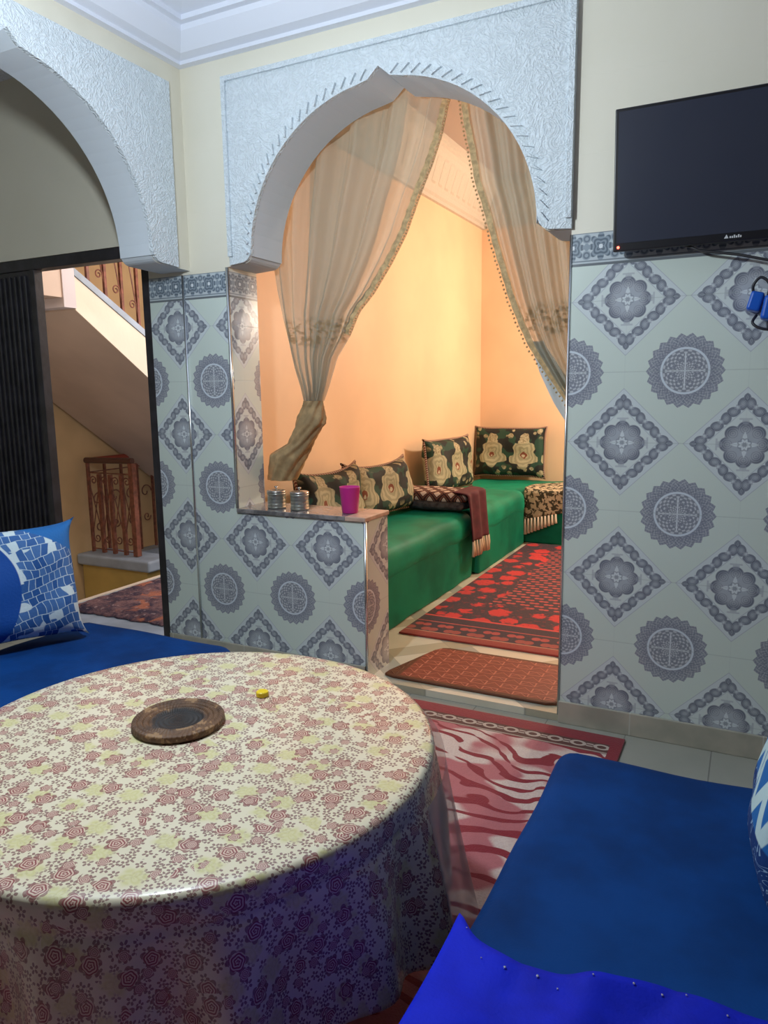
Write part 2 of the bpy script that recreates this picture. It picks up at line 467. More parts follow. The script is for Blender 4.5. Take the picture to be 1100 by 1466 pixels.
def corn_mat():
    g = G('embossed cornice plaster'); x, y, z, P = g.pos('world')
    u = (x + y).cen(.13); m = (u.abs().ss(.045, .03))*((z - 2.93).abs().ss(.08, .06))
    g.bump(m + g.noise(P, 40, 2)*.5, .5, .02)
    return g.done((.62, .56, .48), .65)
M_CORN2 = corn_mat()
PR2 = [(0, 2.76), (.03, 2.76), (.03, 2.785), (.05, 2.80), (.055, 2.83), (.19, 3.03), (.21, 3.05), (.21, 3.08), (.23, 3.09), (.23, 3.13), (0, 3.13)]
struct('trim_3', cornice_mesh((.12, .2205, 0), (.12, 4.0, 0), (1, 0, 0), PR2, 0, 1), M_CORN2)
struct('trim_4', cornice_mesh((.12, 3.999, 0), (3.2, 3.999, 0), (0, -1, 0), PR2, 1, 0), M_CORN2)
PR1 = [(0, 2.72), (.035, 2.72), (.035, 2.735), (.075, 2.745), (.13, 2.80), (.135, 2.82), (.165, 2.82), (.165, 2.84), (.30, 2.85), (.30, 2.885), (0, 2.885)]
struct('trim_5', cornice_mesh((.09, 0, 0), (3.0, 0, 0), (0, -1, 0), PR1, 1, 0), M_CORN)
struct('trim_6', cornice_mesh((.09, -5.2, 0), (.09, 0, 0), (1, 0, 0), PR1, 0, 1), M_CORN)
# parapet
bm = B(.303, .985, 0.0005, .22, 0, .745)
struct('wall_parapet', bm, M_WALL)
def marble_mat():
    g = G('dark grey marble'); x, y, z, P = g.pos('world')
    n = g.noise(P, 9, 5, .6, 1.5); c = g.mix(n.ss(.35, .65), (.13, .125, .13), (.30, .28, .28))
    return g.done(c, .12)
struct('trim_7', B(.3035, .89, -.012, .226, .745, .765, bev=.004), marble_mat())
struct('trim_8', B(.8905, .992, -.012, .226, .745, .765, bev=.004), simple('pink beige marble', (.55, .38, .30), .3, 0, 14, .2))
# metal corner strips
bm = tube(bmesh.new(), [(.047, -.004, .09), (.047, -.004, 1.845)], .0065, 10); struct('trim_9', bm, M_STEEL, True)
bm = tube(bmesh.new(), [(.303, -.002, .766), (.303, -.002, 1.86)], .0075, 10); struct('trim_10', bm, M_STEEL, True)
bm = tube(bmesh.new(), [(.985, -.002, .0), (.985, -.002, .744)], .0075, 10); struct('trim_11', bm, M_STEEL, True)
bm = tube(bmesh.new(), [(1.84, -.001, .03), (1.84, -.001, 1.845)], .005, 10); struct('trim_12', bm, M_STEEL, True)
def base_mat():
    g = G('beige stone skirting'); x, y, z, P = g.pos('world')
    n = g.noise(P, 7, 4); c = g.mix(n.ss(.3, .7), (.36, .35, .29), (.50, .46, .38))
    j = ((x - 2.113).cen(.45).abs()).ss(.003, .0015); c = g.mix(j, c, (.55, .55, .5)); return g.done(c, .35)
M_BASE = base_mat()
struct('baseboard_right', B(1.842, 3.0, -.012, -.0005, 0, .09, bev=.003), M_BASE)
struct('baseboard_left', B(-.16, .978, -.012, -.0005, 0, .09, bev=.003), M_BASE)

# ------------------------------------------------------------------ stair side behind the door
bm = B(-.213, -.167, .001, .075, 0, 2.01, bev=.003)
box(bm, -1.7, -.213, .001, .075, 1.955, 2.01, bev=.003)
door = struct('door_1', bm, M_BLACK)
def leaf_mesh():
    bm = B(-1.698, -.95, .01, .045, .01, 1.953)
    for i in range(17):
        x = -1.68 + i*.04; box(bm, x, x+.014, -.002, .012, .05, 1.93, bev=.004)
    box(bm, -.985, -.95, -.006, .012, .01, 1.953, bev=.003)
    return bm
lf = obj('door_leaf', leaf_mesh(), M_BLACK, door)
struct('wall_stair_left', B(-3.2, -3.0, .2205, 4.1, -1.5, 3.13), M_STAIRY)
struct('wall_stair_far', B(-3.0, 0, 4.0, 4.1, -1.5, 3.13), M_STAIRY)
struct('wall_stair_near', B(-3.0, -1.345, .2205, .36, -1.5, 3.13), M_STAIRC)
struct('wall_stair_right', B(-.01, -.0005, .2205, 4.0, -.1, 3.13), M_STAIRC)
struct('floor_stairwell', B(-3.0, -1.301, .2205, 4.0, -1.6, -1.5), M_GREYBLUE)
# landing edge strip
struct('trim_13', B(-1.335, -1.30, .361, 3.999, -.3, .004), M_STAIRC)
# upper flight: descends away from us along Y, its side face at X = -1.6
st = empty('staircase', (-1.6, .9, 1.9), 'cream plastered upper stair flight rising behind the open doorway', 'staircase')
def fl(y): return 2.045 - (y-.88)*.588       # top of the string
def fb(y): return 1.845 - (y-.84)*.70        # underside
def rel(bm, o=(-1.6, .9, 1.9)):
    bmesh.ops.translate(bm, verts=bm.verts, vec=-Vector(o)); return bm
poly = [(.82, fl(.82)), (3.2, fl(3.2)), (3.2, fb(3.2)), (.82, fb(.82))]
obj('flight', rel(prism(bmesh.new(), poly, -2.96, -1.61, 'X')), M_STAIRB, st)
obj('side_string', rel(prism(bmesh.new(), poly, -1.61, -1.6, 'X')), M_STAIRC, st)
poly = [(.82, fl(.82)+.002), (3.2, fl(3.2)+.002), (3.2, fl(3.2)+.05), (.82, fl(.82)+.05)]
obj('coping', rel(prism(bmesh.new(), poly, -1.72, -1.59, 'X')), M_GREYBLUE, st)
obj('landing_slab', rel(B(-2.96, -1.6, .361, .72, 1.93, 2.12)), M_STAIRB, st)
obj('newel_pier', rel(B(-1.9, -1.59, .721, .819, 1.87, 3.1)), simple('pale lilac plaster', (.66, .62, .66), .6), st)
def spiral(c, r, turns, plane, flip=1, n=22, th=.006, start=0):
    pts = []
    for i in range(n+1):
        t = i/n; a = start + flip*2*PI*turns*t; rr = r*(1 - .78*t)
        if plane == 'Y': pts.append((c[0] + rr*math.cos(a), c[1], c[2] + rr*math.sin(a)))
        else: pts.append((c[0], c[1] + rr*math.cos(a), c[2] + rr*math.sin(a)))
    return pts
# upper railing
ur = empty('stair_railing', (-1.65, .9, 2.1), 'brown iron railing with diagonal bars and small scrolls on the upper flight', 'railing')
OU = (-1.65, .9, 2.1)
for k in range(7):
    y = .98 + k*.15; z = fl(y) + .05
    bmb = B(-1.66, -1.64, y-.011, y+.011, z-.03, z+.80)
    obj('baluster', rel(bmb, OU), M_RUST, ur)
    if k < 6:
        obj('diagonal_bar', rel(tube(bmesh.new(), [(-1.65, y+.02, z+.78), (-1.65, y+.145, z+.02)], .005, 6), OU), M_RUST, ur)
        obj('scroll', rel(tube(bmesh.new(), spiral((-1.65, y+.10, z+.09), .035, 1.3, 'X', 1, 20), .005, 6), OU), M_RUST, ur)
obj('handrail', rel(tube(bmesh.new(), [(-1.65, .9, fl(.9)+.86), (-1.65, 2.0, fl(2.0)+.86)], .022, 8), OU), M_DARKRAIL, ur)
# lower landing curb and its railing (front bay along X, side bay running away)
YF = 1.9
cb = empty('stair_curb', (-2.45, YF, -.9), 'low ochre stairwell wall with a grey blue coping under the railing', 'curb')
OC = (-2.45, YF, -.9)
obj('curb_wall', rel(B(-2.99, -2.2, YF, YF+.2, -1.499, -.225), OC), simple('yellow painted curb', (.62, .45, .14), .55, 0, 3, .1), cb)
obj('coping', rel(B(-2.995, -2.12, YF-.06, YF+.26, -.225, -.125, bev=.02), OC), M_GREYBLUE, cb)
obj('side_curb', rel(B(-2.995, -2.85, YF+.2, 3.99, -1.499, -.23), OC), M_GREYBLUE, cb)
obj('floor_slab', rel(B(-2.84, -1.34, YF+.27, 3.99, -.5, -.30), OC), simple('blue grey landing paint', (.16, .25, .40), .4), cb)
OR = (-2.62, YF+.07, -.124)
lr = empty('landing_railing', OR, 'brown iron railing of crossed bars and scrolls standing on the low stairwell curb', 'railing')
zt, zb = .72, -.12
obj('handrail', rel(tube(bmesh.new(), [(-2.93, YF+.07, zt), (-2.36, YF+.07, zt+.01)], .027, 10), OR), M_DARKRAIL, lr)
obj('side_handrail', rel(tube(bmesh.new(), [(-2.92, YF+.07, zt+.0), (-2.92, 3.9, zt+.0)], .022, 10), OR), simple('reddish handrail', (.32, .06, .035), .4), lr)
obj('end_post', rel(B(-2.395, -2.345, YF+.045, YF+.095, zb, zt-.01), OR), M_RUST, lr)
nb = 4
for k in range(nb):
    x = -2.91 + k*.135; r_ = .009 if k == 0 else .016
    obj('baluster', rel(B(x-r_, x+r_, YF+.055, YF+.085, zb, zt-.12 if k else zt-.02), OR), M_RUST, lr)
    x1 = x + .135
    obj('diagonal_bar', rel(tube(bmesh.new(), [(x+.012, YF+.07, .50), (x1-.012, YF+.07, .06)], .005, 6), OR), M_RUST, lr)
    obj('diagonal_bar', rel(tube(bmesh.new(), [(x+.012, YF+.07, .06), (x1-.012, YF+.07, .50)], .005, 6), OR), M_RUST, lr)
    obj('scroll', rel(tube(bmesh.new(), spiral((x+.06, YF+.07, .54), .042, 1.3, 'Y', -1, 20, start=PI), .006, 6), OR), M_RUST, lr)
    obj('scroll', rel(tube(bmesh.new(), spiral((x+.06, YF+.07, .01), .042, 1.3, 'Y', 1, 20, start=PI), .006, 6), OR), M_RUST, lr)
for zz in (.61, -.09): obj('cross_rail', rel(tube(bmesh.new(), [(-2.91, YF+.07, zz), (-2.37, YF+.07, zz)], .006, 6), OR), M_RUST, lr)
for k in range(1, 9):
    y = YF + .07 + k*.2
    obj('side_baluster', rel(B(-2.93, -2.91, y-.011, y+.011, -.22, zt-.02), OR), M_RUST, lr)
    obj('side_scroll', rel(tube(bmesh.new(), spiral((-2.92, y-.10, .35), .075, 1.0, 'X', 1, 22), .006, 6), OR), M_RUST, lr)
    obj('side_scroll', rel(tube(bmesh.new(), spiral((-2.92, y-.10, .1), .05, 1.2, 'X', -1, 20), .006, 6), OR), M_RUST, lr)
obj('side_cross_rail', rel(tube(bmesh.new(), [(-2.92, YF+.07, .61), (-2.92, 3.9, .61)], .006, 6), OR), M_RUST, lr)
# shaggy mat beyond the door
def shag_mat():
    g = G('mottled shaggy wool'); x, y, z, P = g.pos('obj')
    n = g.noise(P, 9, 5, .7); n2 = g.noise(P, 5, 3, .6, .6)
    c = g.mix(n.ss(.38, .6), (.045, .03, .06), (.22, .12, .13))
    c = g.mix(n2.ss(.56, .66), c, (.45, .16, .10)); c = g.mix(g.noise(P, 30, 3).ss(.6, .7)*.6, c, (.5, .38, .38))
    g.bump(g.noise(P, 90, 3), .8, .01); return g.done(c, .95)
bm = bmesh.new()
def shf(a, b):
    x = -1.26 + a*.86; y = .26 + b*1.0
    e = min(a, 1-a, b, 1-b)
    j = noise.noise(Vector((x*18, y*18, 0)))
    return (x + .02*noise.noise(Vector((y*22, 3, x*5))), y + .025*noise.noise(Vector((x*20, 9, y*6))), .004 + .022*min(1, e*14) + .008*j*min(1, e*14))
grid(bm, 60, 70, shf)
mt = obj('shaggy_mat', bm, shag_mat(), None, True)
solidify(mt, .006)
tag(mt, 'shaggy purple and orange mottled mat on the floor just beyond the doorway', 'mat')

# ------------------------------------------------------------------ round table under its cloth
TC = (1.398, -1.60); TR = .522; TZ = .56
def cloth_mat(dark=False):
    g = G('rose printed oilcloth'); u, v, _, P = g.pos('uv')
    base = g.mix(g.noise(g.vec(u, v), 5, 2), (.76, .69, .50), (.84, .77, .60))
    col = base
    def cellvec(scale, rnd, off):
        vv = g.vec(u + off, v + off*.7)
        vo = g.voro(vv, scale, 'F1', rnd)
        sp = g.n('ShaderNodeSeparateXYZ'); g.t.links.new(vo.outputs['Position'], sp.inputs[0])
        px = X(g, sp.outputs[0]); py = X(g, sp.outputs[1])
        sc = g.n('ShaderNodeSeparateColor'); g.t.links.new(vo.outputs['Color'], sc.inputs[0])
        return (u + off) - px, (v + off*.7) - py, X(g, sc.outputs[0]), X(g, sc.outputs[1])
    # soft yellow green blooms
    a, b, c1, c2 = cellvec(12.0, .55, .37)
    r = hyp(a, b*1.25); wob = (ang(a, b)*6.0).cos()*.0035
    yl = (r + wob).ss(.033, .017)*(c1 > .3)
    ymix = g.mix((r*420.0 + (ang(a, b)*3.0).sin()*3).sin()*.5 + .5, (.66, .62, .28), (.72, .68, .38))
    col = g.mix(yl*.85, col, ymix)
    noy = 1 - yl*.9
    # small sprigs
    a, b, c1, c2 = cellvec(44.0, .75, 0.0)
    r = hyp(a, b); th = ang(a, b) + c1*6.28
    pet = ((th*2.5).cos().abs()*.0085 - (r - .0015)).ss(-.0005, .0008)*(r > .0026)*r.ss(.0095, .0088)
    col = g.mix(pet*noy*.85, col, (.22, .09, .085))
    # roses in two sizes
    for sc, rad, off, thr, cc in ((14.5, .0155, .61, .30, (.30, .07, .07)), (21.0, .0092, 1.13, .40, (.36, .14, .13))):
        a, b, c1, c2 = cellvec(sc, .6, off)
        r = hyp(a, b); th = ang(a, b) + c2*6.28
        body = (r + (th*5.0).cos()*rad*.12).ss(rad*1.04, rad*.98)*(c1 > thr)
        petals = ((r*(2*PI/(rad*.33)) + th*1.0 + (th*5.0).cos()*.9).sin()).ss(-.35, .25)
        col = g.mix(body, col, g.mix(petals, (.72, .55, .44), cc))
        lf_ = ((th*3.0).cos().abs()*rad*.55 + rad*.85 - r).ss(-.0006, .0006)*(r > rad*1.0)*(c1 > thr)
        col = g.mix(lf_*.85, col, (.28, .11, .10))
    g.bump(g.noise(g.vec(u, v), 60, 2), .03, .01)
    return g.done(col, .38, coat=.55)
M_CLOTH = cloth_mat()
tb = empty('round_table', (TC[0], TC[1], 0), 'large round table hidden under the rose printed cloth', 'table')
obj('tabletop', lathe(bmesh.new(), [(0, .52), (TR-.01, .52), (TR-.003, .53), (TR-.003, .553), (TR-.01, .558), (0, .558)], n=64), simple('table wood', (.3, .17, .09), .5, 0, 10), tb)
for k in range(4):
    a = PI/4 + k*PI/2
    obj('leg', tube(bmesh.new(), [(.36*math.cos(a), .36*math.sin(a), .0125), (.32*math.cos(a), .32*math.sin(a), .52)], [.018, .026], 10), simple('table leg wood', (.28, .15, .08), .5), tb)
def skirt_fn(rb, flare, amp, nf, ztop, drop, phase=0):
    def f(a, b):
        th = a*2*PI
        # b: 0..0.45 the top, then over the edge and down
        if b <= .45:
            r = rb*(b/.45); z = ztop
        else:
            t = (b-.45)/.55; d = t*drop*(1 + .08*math.sin(3*th+phase) + .03*math.sin(7*th))
            rad = .011
            if d < rad*PI/2:
                q = d/rad; r = rb + rad*math.sin(q); z = ztop - rad*(1-math.cos(q))
            else:
                dd = d - rad*PI/2; k = dd/drop
                fold = amp*min(1, k*1.8)*(math.sin(nf*th+phase+.8*math.sin(2*th)) + .45*math.sin(nf*1.63*th+1.3+phase))
                r = rb + rad + flare*dd + .14*dd*math.exp(-((math.atan2(math.sin(th), math.cos(th))-.1)/.35)**2) + fold - .006*math.exp(-((dd-.045)/.006)**2)
                z = ztop - rad - dd
        return th, r, z
    return f
def cloth_obj(name, f, drop, rb, mat, parent=None, nu=260, nv=60, a0=0, a1=1):
    bm = bmesh.new()
    def P(a, b):
        th, r, z = f(a0 + (a1-a0)*a, b)
        x = TC[0] + r*math.cos(th); y = TC[1] + r*math.sin(th)
        if z < .45:
            x = max(x, .892); x = min(x, 2.03)
        return (x, y, z)
    def UV(a, b):
        th, r, z = f(a0 + (a1-a0)*a, b)
        rr = r if b <= .45 else rb + (b-.45)/.55*drop
        return (rr*math.cos(th) + 3, rr*math.sin(th) + 3)
    vs = [[None]*(nv+1) for _ in range(nu+1)]; uvl = bm.loops.layers.uv.verify()
    full = a1 - a0 > .999
    for j in range(nv+1):
        b = j/nv; b = b if b < .0 else b
        for i in range(nu+1):
            if full and i == nu: vs[i][j] = vs[0][j]; continue
            vs[i][j] = bm.verts.new(P(i/nu, max(b, .004)))
    for i in range(nu):
        for j in range(nv):
            fc = bm.faces.new((vs[i][j], vs[i+1][j], vs[i+1][j+1], vs[i][j+1]))
            for lp, (p, q) in zip(fc.loops, ((i, j), (i+1, j), (i+1, j+1), (i, j+1))): lp[uvl].uv = UV(p/nu, max(q/nv, .004))
    if full: 
        fc = bm.faces.new([vs[i][0] for i in range(nu)])
        for lp, i in zip(fc.loops, range(nu)): lp[uvl].uv = UV(i/nu, .004)
    o = obj(name, bm, mat, parent, True); return o
DROP = .36
f = skirt_fn(TR, .03, .019, 14, TZ+.002, DROP)
tc = cloth_obj('tablecloth', f, DROP, TR, M_CLOTH)
solidify(tc, .0012)
tag(tc, 'cream round tablecloth printed with red roses, its skirt hanging over the table edge', 'tablecloth')
def film_mat():
    g = G('clear plastic film'); tr = g.n('ShaderNodeBsdfTransparent'); tr.inputs[0].default_value = (.93, .90, .90, 1)
    mx = g.n('ShaderNodeMixShader'); mx.inputs[0].default_value = .38
    g.done((.62, .52, .50), .35)
    g.t.links.new(tr.outputs[0], mx.inputs[1]); g.t.links.new(g.b.outputs[0], mx.inputs[2]); g.t.links.new(mx.outputs[0], g.out.inputs[0])
    return g.m
def film_fn(a, b):
    th = a*2*PI; t = b; d = .03 + t*.33
    r = TR + .030 + .19*d + .012*math.sin(9*th)*t + .008*math.sin(23*th)*t
    return th, r, TZ - .005 - d
bm = bmesh.new()
def pf(a, b):
    th = (.005 + .155*a)*2*PI
    _, r, z = film_fn(th/(2*PI), b)
    return (TC[0] + r*math.cos(th), TC[1] + r*math.sin(th), z)
grid(bm, 60, 16, pf)
fo = obj('plastic_liner', bm, film_mat(), tc, True)
fo['label'] = 'translucent plastic film hanging outside the printed skirt'

# woven pad and the yellow cap
def pad_mat():
    g = G('scorched woven straw'); x, y, z, P = g.pos('obj')
    r = hyp(x, y); th = ang(x, y)
    wv = (r*(2*PI/.011)).sin()*.5 + .5; st = (th*60.0 + r*300.0).sin()*.5 + .5
    n = g.noise(P, 30, 3)
    c = g.mix(n.ss(.3, .7), (.075, .035, .018), (.17, .085, .04)); c = g.mix((n > .62)*.5, c, (.45, .27, .13))
    c = g.mix((r + (n - .5)*.02).ss(.062, .052), c, (.018, .016, .018))
    g.bump(wv*.6 + st*.4, .6, .004); return g.done(c, .6)
prof = [(0, .009), (.05, .008)]
for k in range(4):
    r0 = .052 + k*.0125
    prof += [(r0, .009+k*.002), (r0+.006, .015+k*.0016), (r0+.0115, .010+k*.002)]
prof += [(.102, .014), (.103, .006), (.099, .0), (0, 0)]
pd = obj('trivet', lathe(bmesh.new(), prof, n=72), pad_mat(), None, True); pd.location = (1.336, -1.568, TZ+.0035)
tag(pd, 'round coiled straw trivet with a blackened centre on the table', 'trivet')
cpr = [(0, .013), (.0125, .013), (.0145, .0115)] + [(.015, .010), (.015, .001), (.0135, .0)] + [(0, 0)]
bm = lathe(bmesh.new(), cpr, n=48)
for v in bm.verts:
    r = math.hypot(v.co.x, v.co.y)
    if r > .0145: k = 1 + .025*math.cos(24*math.atan2(v.co.y, v.co.x)); v.co.x *= k; v.co.y *= k
cp = obj('bottle_cap', bm, simple('yellow plastic', (.85, .62, .01), .4), None, False); cp.location = (1.417, -1.36, TZ+.0035)
tag(cp, 'small yellow plastic bottle cap lying on the tablecloth', 'cap')

# ------------------------------------------------------------------ big rug
def rug_mat():
    g = G('red and cream tiger striped pile'); x, y, z, P = g.pos('world')
    d = (y + .065)*-1.0                                     # distance from the far edge
    big = g.noise(g.vec(x*1.0, y*1.6, 0), 2.6, 2)
    warp = g.noise(g.vec(x, y, 1.3), 2.2, 2, .5, .4)
    u = y*1.0 + x*.32 + (warp - .5)*.55
    st = (u*78.0 + (g.noise(P, 7, 2)-.5)*3.5).sin()
    lens = g.noise(g.vec(x*1.0 + y*.3, y*6.0, 4.0), 3.4, 1)
    stripe = (st + (lens - .5)*3.2).ss(.48, .62)
    white = big.ss(.47, .52)
    c = g.mix(white, (.50, .16, .18), (.72, .60, .55))
    c = g.mix((g.noise(P, 160, 2)).ss(.4, .6)*.15, c, (.35, .1, .12))
    c = g.mix(stripe, c, (.27, .018, .035))
    # border: plain burgundy, then a chain of little links, then a dark line
    cx = x.cen(.085); cd_ = d - .105; r = hyp(cx*.9, cd_*1.3)
    ch = r.band(.021, .006) .max((x.cen(.085, .5).abs().ss(.014, .010))*(cd_.abs().band(.008, .004)))
    strip = d.ss(.155, .150)
    bc = g.mix(ch, (.10, .035, .03), (.50, .42, .37)); bc = g.mix(d.ss(.078, .075), bc, (.25, .018, .032))
    bc = g.mix(d.band(.145, .004), bc, (.40, .33, .28))
    c = g.mix(strip, c, bc)
    c = g.mix((x > 2.065), c, (.25, .018, .032))
    g.bump(g.noise(P, 220, 2), .35, .006)
    return g.done(c, .85, sheen=.3)
bm = softbox(.91, 2.108, -3.3, -.065, .0005, .011, .004, .05, .0, 3)
rg = obj('tiger_rug', bm, rug_mat(), None, True)
tag(rg, 'burgundy, pink and cream tiger striped rug under the round table', 'rug')
# ------------------------------------------------------------------ blue sofas and cushions
def velvet(name, col, rough=.75, sc=6, sheen=.25):
    g = G(name); x, y, z, P = g.pos('obj')
    n = g.noise(P, sc, 3, .6); n2 = g.noise(P, 2.2, 2)
    c = g.mix((n*.5 + n2*.5).ss(.35, .65), [q*.72 for q in col], [q*1.25 for q in col])
    g.bump(g.noise(P, 180, 2)*.4 + n*.4, .25, .008)
    g.done(c, rough, spec=.15, sheen=sheen); g.b.inputs['Sheen Tint'].default_value = (*[min(1, q*4+.05) for q in col], 1); return g.m
M_NAVY = velvet('navy blue velvet', (.001, .040, .185), .8, 6, .02)
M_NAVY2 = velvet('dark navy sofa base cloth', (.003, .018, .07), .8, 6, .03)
def sofa(name, x0, x1, y0, y1, h, r, label, seed, mat, mat2, th=.17):
    cx, cy = (x0+x1)/2, (y0+y1)/2
    e = empty(name, (cx, cy, 0), label, 'sofa')
    o = (cx, cy, 0)
    obj('seat_mattress', rel(softbox(x0, x1, y0, y1, h-th, h, r, .05, .007, 3.5, seed, .004), o), mat, e, True)
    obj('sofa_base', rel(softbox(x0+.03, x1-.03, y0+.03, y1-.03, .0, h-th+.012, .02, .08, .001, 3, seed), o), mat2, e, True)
    return e
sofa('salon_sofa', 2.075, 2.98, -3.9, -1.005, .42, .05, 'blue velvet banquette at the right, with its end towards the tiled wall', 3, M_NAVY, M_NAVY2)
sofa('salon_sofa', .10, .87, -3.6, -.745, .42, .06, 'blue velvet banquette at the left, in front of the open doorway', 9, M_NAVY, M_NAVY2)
def pillow_mesh(w, h, t, ear=.02, n=28, seed=0, sag=0.0, wr=.006, slump=0.0):
    """pillow standing in the local XZ plane, thickness along Y, bottom at z=0; uv in metres from the centre"""
    bm = bmesh.new(); uvl = bm.loops.layers.uv.verify()
    def P(a, b, s):
        u = a*2-1; v = b*2-1
        k = max(0, (1-u**4)*(1-v**4))**.42
        pin = 1 - ear/w*2*(1-abs(v)**6)*.9*abs(u)**2
        pin2 = 1 - ear/h*2*(1-abs(u)**6)*.9*abs(v)**2
        x = u*w/2*pin; z = v*h/2*pin2
        y = s*t/2*k
        nn = noise.noise_vector(Vector((x*7+seed, z*7, s*2+seed)))
        y += nn.y*wr*3*k; z += nn.z*wr; x += nn.x*wr
        z -= slump*max(0, v)*(1-u*u)
        y += sag*(v+1)**2*.25
        return (x, y, z + h/2)
    edge = {}
    for s in (1, -1):
        vs = {}
        for i in range(n+1):
            for j in range(n+1):
                on = i in (0, n) or j in (0, n)
                if on and (i, j) in edge: vs[(i, j)] = edge[(i, j)]
                else:
                    v = bm.verts.new(P(i/n, j/n, s)); vs[(i, j)] = v
                    if on: edge[(i, j)] = v
        for i in range(n):
            for j in range(n):
                fc = bm.faces.new((vs[(i, j)], vs[(i+1, j)], vs[(i+1, j+1)], vs[(i, j+1)]))
                for lp, (p, q) in zip(fc.loops, ((i, j), (i+1, j), (i+1, j+1), (i, j+1))): lp[uvl].uv = ((p/n-.5)*w, (q/n-.5)*h)
    return bm
def mosaic_mat(mode):
    g = G('blue and white mosaic print'); u, v, _, P = g.pos('uv')
    vec = g.vec(u + g.noise(g.vec(u, v), 9, 1)*.05, v + g.noise(g.vec(u, v, 3.0), 9, 1)*.05)
    if mode == 'left':
        ur = u*.98 + v*.17 + g.noise(g.vec(u, v), 9, 1)*.06; vr = v*.98 - u*.17 + g.noise(g.vec(u, v, 3.0), 9, 1)*.06
        row = (vr*(1/.034)).floor(); sh = (row*.37).frac(); cu_ = ur*(1/.026) + sh; ci = cu_.floor()
        wn = g.n('ShaderNodeTexWhiteNoise', noise_dimensions='3D'); g.put(wn.inputs['Vector'], g.vec(ci, row, 0.0)); c1 = X(g, wn.outputs['Value'])
        gx = (cu_.frac() - .5).abs()*.026; gy = ((vr*(1/.034)).frac() - .5).abs()*.034
        edge = gx.ss(.0115, .0122).max(gy.ss(.0155, .0162))
        c = g.mix(c1, (.02, .09, .30), (.08, .19, .44)); c = g.mix(edge, c, (.48, .60, .70))
        c = g.mix((c1 > .84), c, (.58, .70, .76)); big = g.noise(g.vec(u, v, 8.0), 9, 1).ss(.56, .58)*(c1 > .3)
        c = g.mix(big*(v < .12), c, (.58, .70, .76))
        bd = (u + .5*((v+.02)*(v+.02))*4.0)
        c = g.mix(bd.band(.03, .008, .002)*(v > .0), c, (.60, .70, .76))
        c = g.mix(bd.ss(.03, .026), c, (.008, .07, .33))
        c = g.mix(((u - .02)*1.0 + (v - .12)*1.6).ss(.17, .18), c, (.02, .14, .42))
    else:
        a = (u*.8 + v*.5).cen(.085).abs(); b = (u*.8 - v*.5).cen(.085).abs()
        e = a.min(b).ss(.016, .013)
        cell = g.voro(g.vec(u, v), 14, 'F1', .5); sc = g.n('ShaderNodeSeparateColor'); g.t.links.new(cell.outputs['Color'], sc.inputs[0])
        c = g.mix(e, (.02, .14, .42), (.50, .66, .68)); c = g.mix((X(g, sc.outputs[0]) > .75)*.7, c, (.50, .66, .68))
        scr = (g.noise(g.vec(u, v), 14, 2, .5, 2.0)*40.0).sin().ss(.85, .95)
        low = g.mix(scr, (.012, .045, .18), (.25, .38, .55))
        c = g.mix(v.ss(-.075, -.08), c, low)
        c = g.mix(v.ss(.115, .12), c, (.01, .16, .52))
    g.bump(g.noise(P, 120, 2), .2, .005)
    return g.done(c, .7, spec=.2)
def place(o, loc, rz=0, rx=0, ry=0):
    o.rotation_euler = (rx, ry, rz); o.location = loc; return o
pc = obj('throw_pillow', pillow_mesh(.50, .44, .19, .03, 30, 2), mosaic_mat('left'), None, True)
place(pc, (.205, -1.145, .432), math.radians(63), math.radians(-12))
tag(pc, 'blue cushion with blue and white mosaic print standing on the left banquette', 'cushion')
pc = obj('throw_pillow', pillow_mesh(.46, .37, .18, .03, 30, 5), mosaic_mat('right'), None, True)
place(pc, (2.557, -1.33, .432), math.radians(-90), math.radians(-15))
tag(pc, 'blue cushion with pale diamond lattice at the right edge of the photo', 'cushion')
# bright blue cloth thrown over the right banquette
def bcl(a, b):
    x = 1.955 + a*.95; edge = -1.745 - .028*math.sin(a*6.5) + .012*math.sin(a*17) - .02*a + .03*math.exp(-((a-.125)/.03)**2) - .10*max(0, .11-a)/.11
    y = edge - b*1.15 + 0.0
    w_ = noise.noise(Vector((x*5, y*5, 2)))*.012 + noise.noise(Vector((x*13, y*9, 5)))*.006
    if x < 2.075:
        d = 2.075 - x; z = .435 - d*1.9; x = 2.075 - d*.22 - .004
    else: z = .436
    z += abs(w_) + .010*math.exp(-((x-2.30)/.03)**2)*math.exp(-(b/.2)**2) + .006*math.exp(-(b/.03)**2)
    return (x, y, z + .004)
bm = bmesh.new(); grid(bm, 110, 90, bcl)
bc_ = obj('blue_throw', bm, velvet('bright royal blue cloth', (.006, .018, .56), .65, 8, .08), None, True); solidify(bc_, .003)
tag(bc_, 'bright royal blue cloth thrown over the near end of the right banquette', 'throw')
bm = bmesh.new()
for k in range(22):
    a = .02 + k*.044 + random.uniform(-.01, .01); p = bcl(a, random.uniform(.004, .03))
    bmesh.ops.create_icosphere(bm, subdivisions=1, radius=random.uniform(.0012, .0026), matrix=Matrix.Translation((p[0], p[1], p[2]+.003)))
sq = obj('sequins', bm, simple('silver sequin', (.75, .78, .9), .25, .6), bc_); sq['kind'] = 'stuff'

